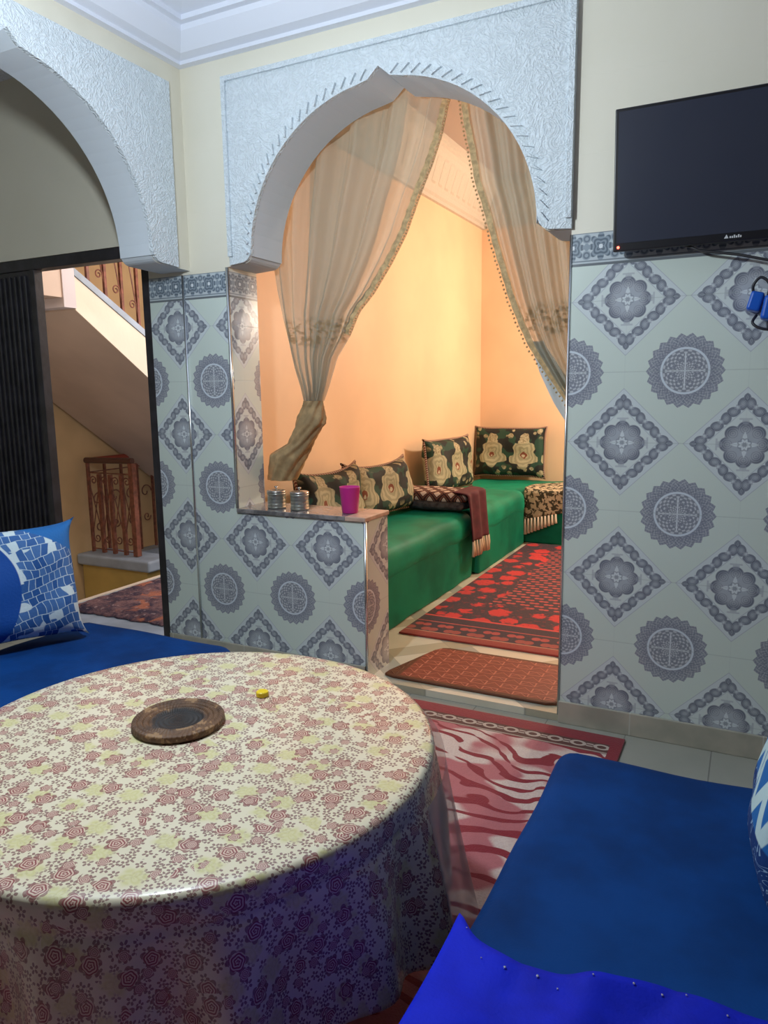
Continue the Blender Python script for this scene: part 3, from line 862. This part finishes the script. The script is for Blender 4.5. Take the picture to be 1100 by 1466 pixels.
# ------------------------------------------------------------------ television, plug block
tv = empty('television', (2.368, -.03, 1.765), 'black flat television mounted high on the right wall', 'television')
TM = Matrix.Rotation(math.radians(6.0), 4, 'X')
def tvp(bm): bmesh.ops.transform(bm, matrix=TM, verts=bm.verts); return bm
bm = B(-.37, .37, -.045, -.012, 0, .44, bev=.004)
obj('casing', tvp(bm), simple('black tv plastic', (.012, .012, .016), .3), tv)
bm = B(-.358, .358, -.0462, -.0451, .026, .430)
def screen_mat():
    g = G('dark glossy screen'); x, y, z, P = g.pos('obj'); n = g.noise(P, 3, 2)
    return g.done(g.mix(n, (.030, .036, .060), (.042, .046, .066)), .25)
obj('screen', tvp(bm), screen_mat(), tv)
bm = B(-.20, .20, -.012, .028, .08, .34, bev=.01); obj('wall_bracket', bm, simple('dark bracket', (.03, .03, .03), .5), tv)
bm = bmesh.new(); bmesh.ops.create_icosphere(bm, subdivisions=2, radius=.0045, matrix=Matrix.Translation((-.352, -.047, .013)))
g = G('red standby light'); g.b.inputs['Emission Color'].default_value = (1, .05, .03, 1); g.b.inputs['Emission Strength'].default_value = 14; M_LED = g.done((.8, .02, .02), .4)
obj('standby_light', tvp(bm), M_LED, tv, True)
# unreadable silver maker's mark
bm = prism(bmesh.new(), [(-.026, .010), (-.019, .022), (-.013, .010)], -.0472, -.0460, 'Y')
for k, (a, h_) in enumerate(((-.010, .006), (-.004, .006), (.002, .009), (.008, .006), (.014, .009), (.020, .006))):
    box(bm, a, a+.0042, -.0472, -.0460, .010, .010+h_)
obj('maker_mark', tvp(bm), simple('silver print', (.6, .62, .65), .4), tv)
cbm = tube(bmesh.new(), [(-.16, -.02, .01), (-.10, -.02, -.02), (.02, -.03, -.045), (.12, -.04, -.075), (.25, -.045, -.10), (.40, -.045, -.11)], .0045, 8)
obj('power_cable', cbm, simple('black cable', (.02, .02, .025), .5), tv, True)
pb = empty('plug_block', (2.47, -.03, 1.56), 'blue plug block hanging from black cables under the television', 'power strip')
M_PB = simple('blue plastic', (.008, .10, .55), .35); M_CB = simple('black rubber cable', (.02, .02, .03), .5)
bm = B(-.048, -.008, -.045, .018, -.025, .035, bev=.008); bmesh.ops.rotate(bm, verts=bm.verts, cent=(0, 0, 0), matrix=Matrix.Rotation(.25, 3, 'Y')); obj('plug', bm, M_PB, pb)
bm = B(-.004, .075, -.05, .022, -.045, .03, bev=.010); bmesh.ops.rotate(bm, verts=bm.verts, cent=(0, 0, 0), matrix=Matrix.Rotation(.15, 3, 'Y')); obj('socket_block', bm, M_PB, pb)
for pts in ([(-.02, -.01, -.03), (-.03, -.03, -.055), (.0, -.035, -.075), (.06, -.03, -.08), (.14, -.02, -.085)],
            [(-.03, -.02, .03), (-.035, -.03, .06), (-.015, -.03, .085), (.01, -.03, .065), (.01, -.02, .03)],
            [(.03, -.02, .02), (.03, -.03, .05), (.045, -.03, .10), (.04, -.025, .16)]):
    # smooth the cable
    q = []
    for i in range(len(pts)-1):
        for s in range(5):
            t = s/5; p0 = Vector(pts[max(i-1, 0)]); p1 = Vector(pts[i]); p2 = Vector(pts[i+1]); p3 = Vector(pts[min(i+2, len(pts)-1)])
            q.append(.5*((2*p1) + (p2-p0)*t + (2*p0-5*p1+4*p2-p3)*t*t + (3*p1-p0-3*p2+p3)*t**3))
    q.append(Vector(pts[-1])); obj('cable', tube(bmesh.new(), q, .0045, 8), M_CB, pb, True)

# ------------------------------------------------------------------ things on the parapet
def tin(loc, label):
    e = empty('canister', loc, label, 'canister', 0, 'silver canisters on the parapet')
    obj('body', lathe(bmesh.new(), [(0, 0), (.041, 0), (.044, .004), (.044, .010), (.0425, .014), (.0425, .066), (.044, .070), (.044, .074), (0, .074)], n=40), M_TIN, e, True)
    l = obj('lid', lathe(bmesh.new(), [(0, .0745), (.043, .0745), (.045, .078), (.044, .084), (.036, .087), (.010, .089), (0, .0895)], n=40), M_TIN2, e, True)
    obj('knob', lathe(bmesh.new(), [(0, .0895), (.003, .0895), (.003, .095), (.009, .100), (.009, .104), (0, .106)], n=20), M_TIN2, e, True)
    return e
def tin_mat():
    g = G('mottled silvery tin'); x, y, z, P = g.pos('obj'); n = g.noise(P, 60, 3)
    g.bump((g.pos('obj')[2]*(2*PI/.016)).sin()*.4 + n*.4, .4, .003)
    return g.done(g.mix(n, (.30, .31, .29), (.55, .55, .50)), .28, .75)
M_TIN = tin_mat(); M_TIN2 = simple('polished lid metal', (.55, .53, .50), .2, .85)
tin((.475, .075, .7655), 'silvery round canister nearest the pillar on the low wall')
tin((.603, .075, .7655), 'silvery round canister nearer the pink cup on the low wall')
bm = lathe(bmesh.new(), [(0, 0), (.034, 0), (.036, .003), (.046, .115), (.047, .118), (.0445, .118), (.034, .006), (0, .006)], n=40)
cu = obj('plastic_cup', bm, simple('magenta plastic', (.62, .03, .28), .35), None, True); cu.location = (.862, .09, .7655)
tag(cu, 'magenta plastic cup standing on the low tiled wall', 'cup')

# ------------------------------------------------------------------ curtains (sheer) hung behind the arch
def sheer(name, bandz):
    g = G(name); u, v, _, P = g.pos('uv')
    x, y, z, W = g.pos('world')
    wv = (u*1400.0).sin()*(v*1400.0).sin()
    fl_ = g.noise(g.vec(x*9, y*2, z*9.0), 6, 3, .6)
    bandm = (z - bandz).abs().ss(.09, .03)*fl_.ss(.48, .56)
    c = g.mix(g.noise(g.vec(u*6.0, v*.3), 5, 2), (.42, .41, .32), (.55, .53, .43))
    c = g.mix(bandm*.7, c, (.36, .25, .11))
    g.done(c, .8)
    tl = g.n('ShaderNodeBsdfTranslucent'); g.put(tl.inputs[0], c)
    tr = g.n('ShaderNodeBsdfTransparent'); tr.inputs[0].default_value = (1, 1, 1, 1)
    m1 = g.n('ShaderNodeMixShader'); m1.inputs[0].default_value = .22
    g.t.links.new(g.b.outputs[0], m1.inputs[1]); g.t.links.new(tl.outputs[0], m1.inputs[2])
    m2 = g.n('ShaderNodeMixShader'); g.put(m2.inputs[0], bandm*.25 + .62)
    g.t.links.new(tr.outputs[0], m2.inputs[1]); g.t.links.new(m1.outputs[0], m2.inputs[2]); g.t.links.new(m2.outputs[0], g.out.inputs[0])
    return g.m
M_SHEER = sheer('sheer beige curtain', 1.58)
M_TWIST = simple('gathered beige curtain', (.44, .30, .15), .8, 0, 20, .2, .15, 60)
M_FRINGE = simple('olive beaded fringe', (.55, .38, .19), .85, 0, 60, .2)
def lerp_line(L, z):
    """L: (x, z) from high to low"""
    if z >= L[0][1]:
        (x0, z0), (x1, z1) = L[0], L[1]; return x0 + (z-z0)*(x1-x0)/(z1-z0)
    for (x0, z0), (x1, z1) in zip(L, L[1:]):
        if z0 >= z >= z1: return x0 + (x1-x0)*(z0-z)/(z0-z1) if z0 != z1 else x0
    return L[-1][0]
LL = [(.345, 2.62), (.35, 2.0), (.365, 1.90), (.384, 1.771), (.411, 1.649), (.445, 1.514), (.477, 1.408), (.51, 1.325), (.528, 1.262)]
LR = [(1.272, 2.62), (1.275, 2.506), (1.262, 2.47), (1.231, 2.351), (1.19, 2.248), (1.132, 2.131), (1.066, 1.978), (.997, 1.867), (.904, 1.74), (.826, 1.661), (.775, 1.559), (.703, 1.46), (.653, 1.323), (.625, 1.262)]
YC = .262
lc = empty('curtain', (.8, YC, 2.6), 'sheer beige curtain gathered to the left of the arch and twisted into a rope', 'curtain')
OC1 = (.8, YC, 2.6)
def lcf(a, b):
    z = 2.62 - b*(2.62-1.262); x0 = lerp_line(LL, z); x1 = lerp_line(LR, z)
    aa = a + .012*math.sin(a*31)
    x = x0 + (x1-x0)*aa; w_ = x1 - x0
    y = YC + (.018 + .010*w_)*math.sin(a*2*PI*6.5 + 2.2*math.sin(a*5) + .8*b) + .004*math.sin(a*2*PI*17 + b*3)
    return (x, y, z)
bm = bmesh.new(); grid(bm, 200, 60, lcf, lambda a, b: (a*1.2, b*1.4)); obj('drape', rel(bm, OC1), M_SHEER, lc, True)
# second, narrower layer gives the darker core
def lcf2(a, b):
    z = 2.62 - b*(2.62-1.262); x0 = lerp_line(LL, z); x1 = lerp_line(LR, z)
    x = x0 + (x1-x0)*(.22 + .55*a + .12*b*(1-a)); y = YC + .035 + .012*math.sin(a*2*PI*7 + 1)
    return (x, y, z)
bm = bmesh.new(); grid(bm, 90, 40, lcf2, lambda a, b: (a*.8, b*1.4)); obj('inner_fold', rel(bm, OC1), M_SHEER, lc, True)
BL = [(.528, 1.262), (.519, 1.235), (.478, 1.151), (.420, 1.055), (.310, 1.0), (.285, .87)]
BR = [(.625, 1.262), (.622, 1.229), (.618, 1.153), (.552, 1.07), (.50, .985), (.43, .87)]
def tw(a, b):
    i = min(4.999, b*5); k = int(i); t = i - k
    l = Vector(BL[k]).lerp(Vector(BL[k+1]), t); r = Vector(BR[k]).lerp(Vector(BR[k+1]), t)
    c = (l+r)/2; h = (r-l)/2; hw = h.length
    th = a*2*PI; rr = 1 + .09*math.sin(8*th + b*17) + .035*math.sin(19*th + b*30)
    e = h.normalized()
    sc = 1.0 + .12*math.exp(-((b-.33)/.08)**2)
    return (c.x + e.x*hw*math.cos(th)*rr*sc, YC + .8*hw*math.sin(th)*rr + .035*b, c.y + e.y*hw*math.cos(th)*rr*sc)
bm = bmesh.new(); grid(bm, 48, 50, tw); bmesh.ops.remove_doubles(bm, verts=bm.verts, dist=.0004)
o = obj('twisted_end', rel(bm, OC1), M_TWIST, lc, True)
def fringe(L, name, parent, O, side, w=.016):
    bm = bmesh.new(); n = 90
    pts = []
    z0, z1 = L[0][1], L[-1][1]
    for i in range(n+1):
        z = z0 + (z1-z0)*i/n; pts.append(Vector((lerp_line(L, z), YC-.004, z)))
    def f(a, b):
        i = min(n-1, int(b*n)); p = pts[i].lerp(pts[i+1], b*n-i)
        t = (pts[i+1]-pts[i]).normalized(); nn = Vector((-t.z, 0, t.x))*side
        q = p - nn*w*(a-.0)*1.6
        q.y += .003*math.sin(b*140) - .004; return q
    grid(bm, 5, 300, f)
    for i in range(0, n, 1):
        p = pts[i].lerp(pts[i+1], .5); t = (pts[i+1]-pts[i]).normalized(); nn = Vector((-t.z, 0, t.x))*side
        L_ = .012 + .008*((i*7) % 5)/5
        bmesh.ops.create_icosphere(bm, subdivisions=1, radius=.005, matrix=Matrix.Translation(p + nn*.5*L_ + Vector((0, -.004, 0))))
    return obj(name, rel(bm, O), M_FRINGE, parent, True)
fringe(LR[:-3], 'fringe', lc, OC1, 1)
RL = [(1.325, 2.62), (1.316, 2.502), (1.332, 2.386), (1.361, 2.262), (1.384, 2.138), (1.413, 2.058), (1.434, 1.991), (1.464, 1.886), (1.504, 1.764), (1.536, 1.665), (1.58, 1.56), (1.623, 1.472), (1.672, 1.40), (1.721, 1.33), (1.779, 1.25), (1.90, 1.12)]
OC2 = (1.6, YC, 2.6)
rc = empty('curtain', OC2, 'sheer beige curtain drawn to the right side of the arch', 'curtain')
def rcf(a, b):
    z = 2.62 - b*(2.62-1.12); x0 = lerp_line(RL, z); x1 = 2.02 - .06*b
    x = x0 + (x1-x0)*a
    y = YC + .02*math.sin(a*2*PI*6.5 + .8*math.sin(b*3)) + .006*math.sin(a*2*PI*19)
    return (x, y, z)
bm = bmesh.new(); grid(bm, 150, 60, rcf, lambda a, b: (a*.8 + 3, b*1.5)); obj('drape', rel(bm, OC2), M_SHEER, rc, True)
def rcf2(a, b):
    x, y, z = rcf(.12 + .8*a, b); return (x, y + .035, z)
bm = bmesh.new(); grid(bm, 80, 40, rcf2, lambda a, b: (a*.8 + 5, b*1.5)); obj('inner_fold', rel(bm, OC2), M_SHEER, rc, True)
fringe(RL, 'fringe', rc, OC2, -1)
LIN = [(1.60, 1.50), (1.630, 1.44), (1.655, 1.37), (1.72, 1.245), (1.775, 1.16), (1.88, 1.03)]
def lnf(a, b):
    z = 1.50 - b*.47; x0 = lerp_line(LIN, z); x1 = lerp_line(RL, min(2.6, z+.0)) + .06
    return (x0 + (max(x1, x0+.02)-x0)*a, YC + .045 + .006*math.sin(a*12+b*9), z)
bm = bmesh.new(); grid(bm, 16, 30, lnf); obj('lining', rel(bm, OC2), simple('white voile', (.70, .72, .70), .8), rc, True)
rod = obj('curtain_rod', tube(bmesh.new(), [(.125, YC+.01, 2.655), (2.2, YC+.01, 2.655)], .011, 12), M_STEEL, None, True)
tag(rod, 'metal curtain rod behind the top of the arch carrying the sheer curtains', 'curtain rod')

# ------------------------------------------------------------------ inner room: green banquettes
M_GREEN = velvet('emerald green cover', (.006, .22, .13), .5, 5, .1)
M_GREEN2 = velvet('emerald green valance', (.005, .18, .105), .6, 5, .06)
ZI = .03
def gsofa(x0, x1, y0, y1, h, label, seed):
    cx, cy = (x0+x1)/2, (y0+y1)/2; O = (cx, cy, ZI)
    e = empty('green_sofa', O, label, 'sofa')
    bm = softbox(x0, x1, y0, y1, h-.20, h, .075, .05, .012, 4.0, seed, .01)
    obj('seat_mattress', rel(bm, O), M_GREEN, e, True)
    bm = softbox(x0+.01, x1-.012, y0+.008, y1-.008, ZI, h-.07, .02, .04, .007, 5.0, seed+3)
    obj('valance', rel(bm, O), M_GREEN2, e, True)
    return e
gsofa(.13, .80, .25, 1.945, .49, 'near green covered banquette along the apricot wall behind the low wall', 1)
gsofa(.13, .825, 2.0, 3.14, .49, 'green covered banquette in the far left corner of the inner room', 4)
gsofa(.13, 2.6, 3.19, 3.98, .47, 'dark green banquette against the far wall of the inner room', 8)
def brocade_mat(name, s=1.0, off=(0, 0)):
    g = G(name); u, v, _, P = g.pos('uv'); x = u + off[0]; y = v + off[1]
    bg = g.mix(g.noise(g.vec(u, v, 2.0), 9, 1).ss(.50, .54), (.008, .012, .012), (.012, .055, .035))
    c = bg
    beige = g.mix((g.noise(g.vec(u, v), 60, 2)).ss(.4, .6), (.26, .23, .13), (.46, .42, .28))
    # small leaves and blossoms everywhere
    vo = g.voro(g.vec(u, v), 15, 'F1', .9); ds = X(g, vo.outputs['Distance'])
    sc = g.n('ShaderNodeSeparateColor'); g.t.links.new(vo.outputs['Color'], sc.inputs[0]); k = X(g, sc.outputs[0])
    edge = (v.abs().ss(.11, .16)).max((x.cen(.30, .5).abs()).ss(.075, .05)*0 + 0.0)
    c = g.mix(ds.ss(.44, .38)*(k > .35)*edge, c, beige)
    # two big medallions, mirrored
    wx = (g.noise(g.vec(u, v, 5.0), 16, 2) - .5)*.05; wy = (g.noise(g.vec(u, v, 9.0), 16, 2) - .5)*.05
    mx = x.cen(.30, .5) + wx; my = y + wy
    r = hyp(mx, my*.80 + .01); th = ang(my, mx.abs())
    rim = .112 + (th*6.0).cos()*.016 + (th*3.0).cos()*.012
    m = (rim - r).ss(-.003, .003)
    inner = (r*(2*PI/.035) + (th*4.0).cos()*1.5).sin().ss(-.5, .5)
    c = g.mix(m, c, g.mix(inner*.6, (.42, .40, .26), (.20, .20, .12)))
    r2c = hyp(mx, (my + .025)*1.0); c = g.mix(r2c.ss(.030, .026), c, (.20, .055, .025)); c = g.mix(hyp(mx, my + .035).ss(.014, .011), c, (.50, .45, .32))
    head = hyp(mx, my - .135); c = g.mix(head.ss(.048, .043), c, beige)
    g.bump(g.noise(g.vec(u, v), 200, 2), .3, .005)
    return g.done(c, .75)
M_BRO = brocade_mat('dark brocade with beige medallions')
def piping_mat():
    g = G('twisted cord piping'); x, y, z, P = g.pos('obj')
    s = ((x + y + z*1.3)*(2*PI/.022)).sin() > 0
    return g.done(g.mix(s, (.14, .02, .02), (.48, .38, .28)), .8)
M_BRO2 = brocade_mat('dark brocade with one beige medallion', 1, (.13, 0))
M_PIPE = piping_mat()
M_MAROON = simple('maroon cushion back', (.10, .02, .02), .8)
def brocade(loc, w, h, t, rz, rx, seed, label, mat=None, slump=0.0, ry=0):
    e = empty('brocade_cushion', loc, label, 'cushion', 0); e.rotation_euler = (rx, ry, rz)
    obj('cushion_body', pillow_mesh(w, h, t, .02, 26, seed, 0, .010, slump), mat or M_BRO, e, True)
    pts = []
    n = 20
    def ep(u, v):
        pin = 1 - .02/w*2*(1-abs(v)**6)*.9*abs(u)**2; pin2 = 1 - .02/h*2*(1-abs(u)**6)*.9*abs(v)**2
        return Vector((u*w/2*pin, 0, v*h/2*pin2 - slump*max(0, v)*(1-u*u) + h/2))
    for a, b in (((-1, -1), (1, -1)), ((1, -1), (1, 1)), ((1, 1), (-1, 1)), ((-1, 1), (-1, -1))):
        for i in range(n):
            t_ = i/n; pts.append(ep(a[0]+(b[0]-a[0])*t_, a[1]+(b[1]-a[1])*t_))
    pts.append(pts[0]); obj('piping', tube(bmesh.new(), pts, .009, 8, False), M_PIPE, e, True)
    return e
R = math.radians
brocade((.37, .80, .515), .62, .38, .16, R(86), R(-10), 3, 'dark brocade cushion half hidden behind the twisted curtain', slump=.03)
brocade((.37, 1.43, .515), .72, .365, .17, R(84), R(-13), 11, 'dark brocade cushion standing behind the pink cup', M_BRO2, slump=.03)
brocade((.33, 2.70, .51), .76, .43, .15, R(84), R(-6), 21, 'dark brocade cushion against the apricot side wall near the room corner', M_BRO2)
brocade((.46, 3.83, .50), .68, .47, .15, R(3), R(-5), 31, 'wide dark brocade cushion with two beige medallions against the far wall')
# folded blanket with diamond pattern, dark runner under it, burgundy end with cream tassels
def diam_mat():
    g = G('maroon blanket with pale diamonds'); x, y, z, P = g.pos('world')
    # diamonds follow the long side of the fold
    a = (x + (y + z)*.8).cen(.10).abs(); b = (x - (y + z)*.8).cen(.10).abs()
    d = a.max(b); c = g.mix(d.ss(.028, .025), (.035, .010, .010), (.60, .50, .42)); c = g.mix(a.min(b)*0 + d.band(.038, .003), c, (.24, .09, .05))
    return g.done(c, .85)
bl = empty('folded_blanket', (.48, 1.88, .50), 'folded maroon blanket with pale diamonds draped over the green banquette end', 'blanket')
OB = (.48, 1.88, .50)
obj('fold', rel(softbox(.18, .80, 1.74, 2.06, .565, .635, .033, .03, .008, 6, 2), OB), diam_mat(), bl, True)
obj('under_fold', rel(softbox(.17, .79, 1.72, 2.07, .511, .57, .03, .03, .010, 6, 6), OB), simple('black brocade underlayer', (.03, .03, .032), .8, 0, 30, .7), bl, True)
def drp(a, b):
    y = 1.72 + a*.34 + .03*b
    t = b*.40
    if t < .10: x = .72 + t; z = .640 - t*t*1.2
    else: x = .82 + (t-.10)*.12 + .010*math.sin(a*14 + b*3); z = .628 - (t-.10)*1.05
    return (x, y + .02*b*math.sin(a*3), z)
bm = bmesh.new(); grid(bm, 26, 26, drp); dr = obj('burgundy_end', rel(bm, OB), simple('burgundy wool', (.085, .015, .025), .85, 0, 20, .2), bl, True); solidify(dr, .008)
for k in range(12):
    a = .05 + k*.082; p = Vector(drp(a, 1.0)); 
    tube_pts = [p, p + Vector((.004, 0, -.05)), p + Vector((.008*math.sin(k), .004, -.105))]
    obj('tassel', rel(tube(bmesh.new(), tube_pts, [.007, .010, .011], 7), OB), M_TAS if 'M_TAS' in globals() else simple('cream tassel', (.62, .52, .38), .85), bl, True)
# patterned runner over the corner of the far banquette
def runner_mat():
    g = G('beige floral runner'); x, y, z, P = g.pos('world')
    n = g.noise(P, 30, 2, .5, .5); v = X(g, g.voro(P, 22).outputs['Distance'])
    c = g.mix(n.ss(.47, .53), (.05, .045, .025), (.50, .42, .28)); c = g.mix(v.ss(.25, .2), c, (.60, .52, .36)); return g.done(c, .85)
OD = (.98, 3.2, .48)
rn = empty('patterned_runner', OD, 'beige floral runner with cream tassels draped over the dark green banquette', 'throw')
def rnf(a, b):
    x = .80 + a*.62; L_ = b*.60
    if L_ < .36: y = 3.52 - L_; z = .488 + .022*math.sin(a*5+b*4)*.5 + .045*math.exp(-((a-.7)/.3)**2)*(1-b)
    else: y = 3.16 - .012*math.sin(a*9); z = .478 - (L_-.36)*(1.0 - .55*a)
    return (x, y, z)
bm = bmesh.new(); grid(bm, 30, 30, rnf); o = obj('runner_cloth', rel(bm, OD), runner_mat(), rn, True); solidify(o, .006)
for k in range(10):
    p = Vector(rnf(.02 + k*.045, 1.0))
    obj('tassel', rel(tube(bmesh.new(), [p, p + Vector((.002, -.004, -.06)), p + Vector((.004, -.004, -.13+.006*k))], [.008, .012, .014], 7), OD), simple('pale cream tassel', (.66, .56, .42), .85), rn, True)
# red rug in the inner room
def rrug_mat():
    g = G('red and navy floral rug'); x, y, z, P = g.pos('world')
    dx = x - .805; dy = y - .62
    e = dx.min(dy)                                    # distance from the left / near border
    navy = (.035, .012, .030); red = (.62, .018, .020); red2 = (.42, .02, .022)
    hx = x.cen(.085); hy = y.cen(.11); q = hyp(hx.abs() - .014, hy*1.1); q2 = hyp(x.cen(.085, .5).abs() - .014, y.cen(.11, .5)*1.1)
    fld = g.mix((q.min(q2)).ss(.017, .014), navy, (.50, .06, .055))
    vo = g.voro(g.vec(x, y*.9), 7.0, 'F1', .6); dsv = X(g, vo.outputs['Distance']); n = g.noise(P, 26, 2)
    flw = g.mix((dsv*1.0 + (n - .5)*.45).ss(.50, .42), navy, red)
    flw = g.mix((n > .60)*.5, flw, (.25, .008, .015))
    nw = (g.noise(g.vec(x, y), 5, 2) - .5)*.22
    inn = ((dx - .34).min(dy - .70) + nw).ss(-.01, .01)
    c = g.mix(inn, flw, fld)
    c = g.mix(dx.ss(.03, .028), c, navy); c = g.mix(dx.band(.035, .009), c, (.65, .05, .045))
    c = g.mix(dy.ss(.345, .343), c, navy); c = g.mix(dy.band(.352, .011), c, (.65, .05, .045))
    st = hyp(x.cen(.13).abs() - .022, dy - .185); c = g.mix(st.ss(.026, .022), c, (.42, .06, .055))
    st2 = hyp((x.cen(.13, .5)).abs() - .02, dy - .115); c = g.mix(st2.ss(.030, .026), c, (.34, .06, .05))
    c = g.mix(dy.band(.245, .006), c, (.48, .07, .06)); c = g.mix(dy.ss(.072, .070), c, (.30, .04, .03)); c = g.mix(dy.band(.074, .005), c, (.50, .25, .16))
    g.bump(g.noise(P, 240, 2), .35, .006); return g.done(c, .85, sheen=.2)
ir = obj('red_rug', softbox(.845, 2.9, .62, 3.15, ZI+.0005, ZI+.011, .004, .06, 0), rrug_mat(), None, True)
tag(ir, 'bright red and navy floral rug in front of the green banquettes', 'rug')
def dm_mat():
    g = G('brick red embossed rubber mat'); x, y, z, P = g.pos('obj')
    def row(o1, o2):
        px, py = .135, .125; a = x.cen(px, o1).abs(); b = y.cen(py, o2).abs()
        return ((a*.8).max(b*1.25)).band(.026, .0028, .0012)
    r = row(0, 0).max(row(.5, .5))
    zx = x.cen(.0675); zig = ((y.cen(.0625) + (zx.abs() - .017)*1.0).abs()).ss(.004, .0018)
    m = r.max(zig*.75)
    e = ((x.abs() - .355).max(y.abs() - .205)).ss(-.012, 0.0)
    n = g.noise(P, 60, 2)
    c = g.mix(n, (.20, .035, .018), (.27, .055, .028)); c = g.mix(m*(1 - e), c, (.52, .15, .09)); c = g.mix(e, c, (.12, .035, .012))
    g.bump(m, .6, .004); return g.done(c, .6)
dm = obj('doormat', rel(softbox(1.08, 1.832, .055, .50, ZI+.0005, ZI+.013, .006, .05, 0), (1.456, .2775, ZI)), dm_mat(), None, True)
bpy.context.view_layer.update()
for v in dm.data.vertices:                  # rounded corners and a slanted left side
    x, y = v.co.x, v.co.y
    if x < 0: v.co.x += .06*(y/.22)*min(1, -x/.376) - .04*0
    fx = max(0, abs(x)-.32)/.056; fy = max(0, abs(y)-.165)/.056
    if fx > 0 and fy > 0:
        l = math.hypot(fx, fy)
        if l > 1: v.co.x -= math.copysign(.056*fx*(1-1/l), x); v.co.y -= math.copysign(.056*fy*(1-1/l), y)
dm.location = (1.456, .2775, ZI)
tag(dm, 'brick red doormat with embossed rectangles on the raised threshold', 'doormat')
# pendant lamp fitting above the table (lamp itself set at the top of the script)
pn = empty('pendant_lamp', (LAMP.x, LAMP.y, 2.88), 'pendant cord and holder above the round table, just out of the picture', 'lamp')
obj('cord', tube(bmesh.new(), [(0, 0, 0), (0, 0, -.58)], .004, 8), M_CB, pn)
obj('lamp_holder', lathe(bmesh.new(), [(0, -.57), (.018, -.57), (.022, -.60), (.022, -.645), (0, -.65)], n=20), M_CB, pn, True)
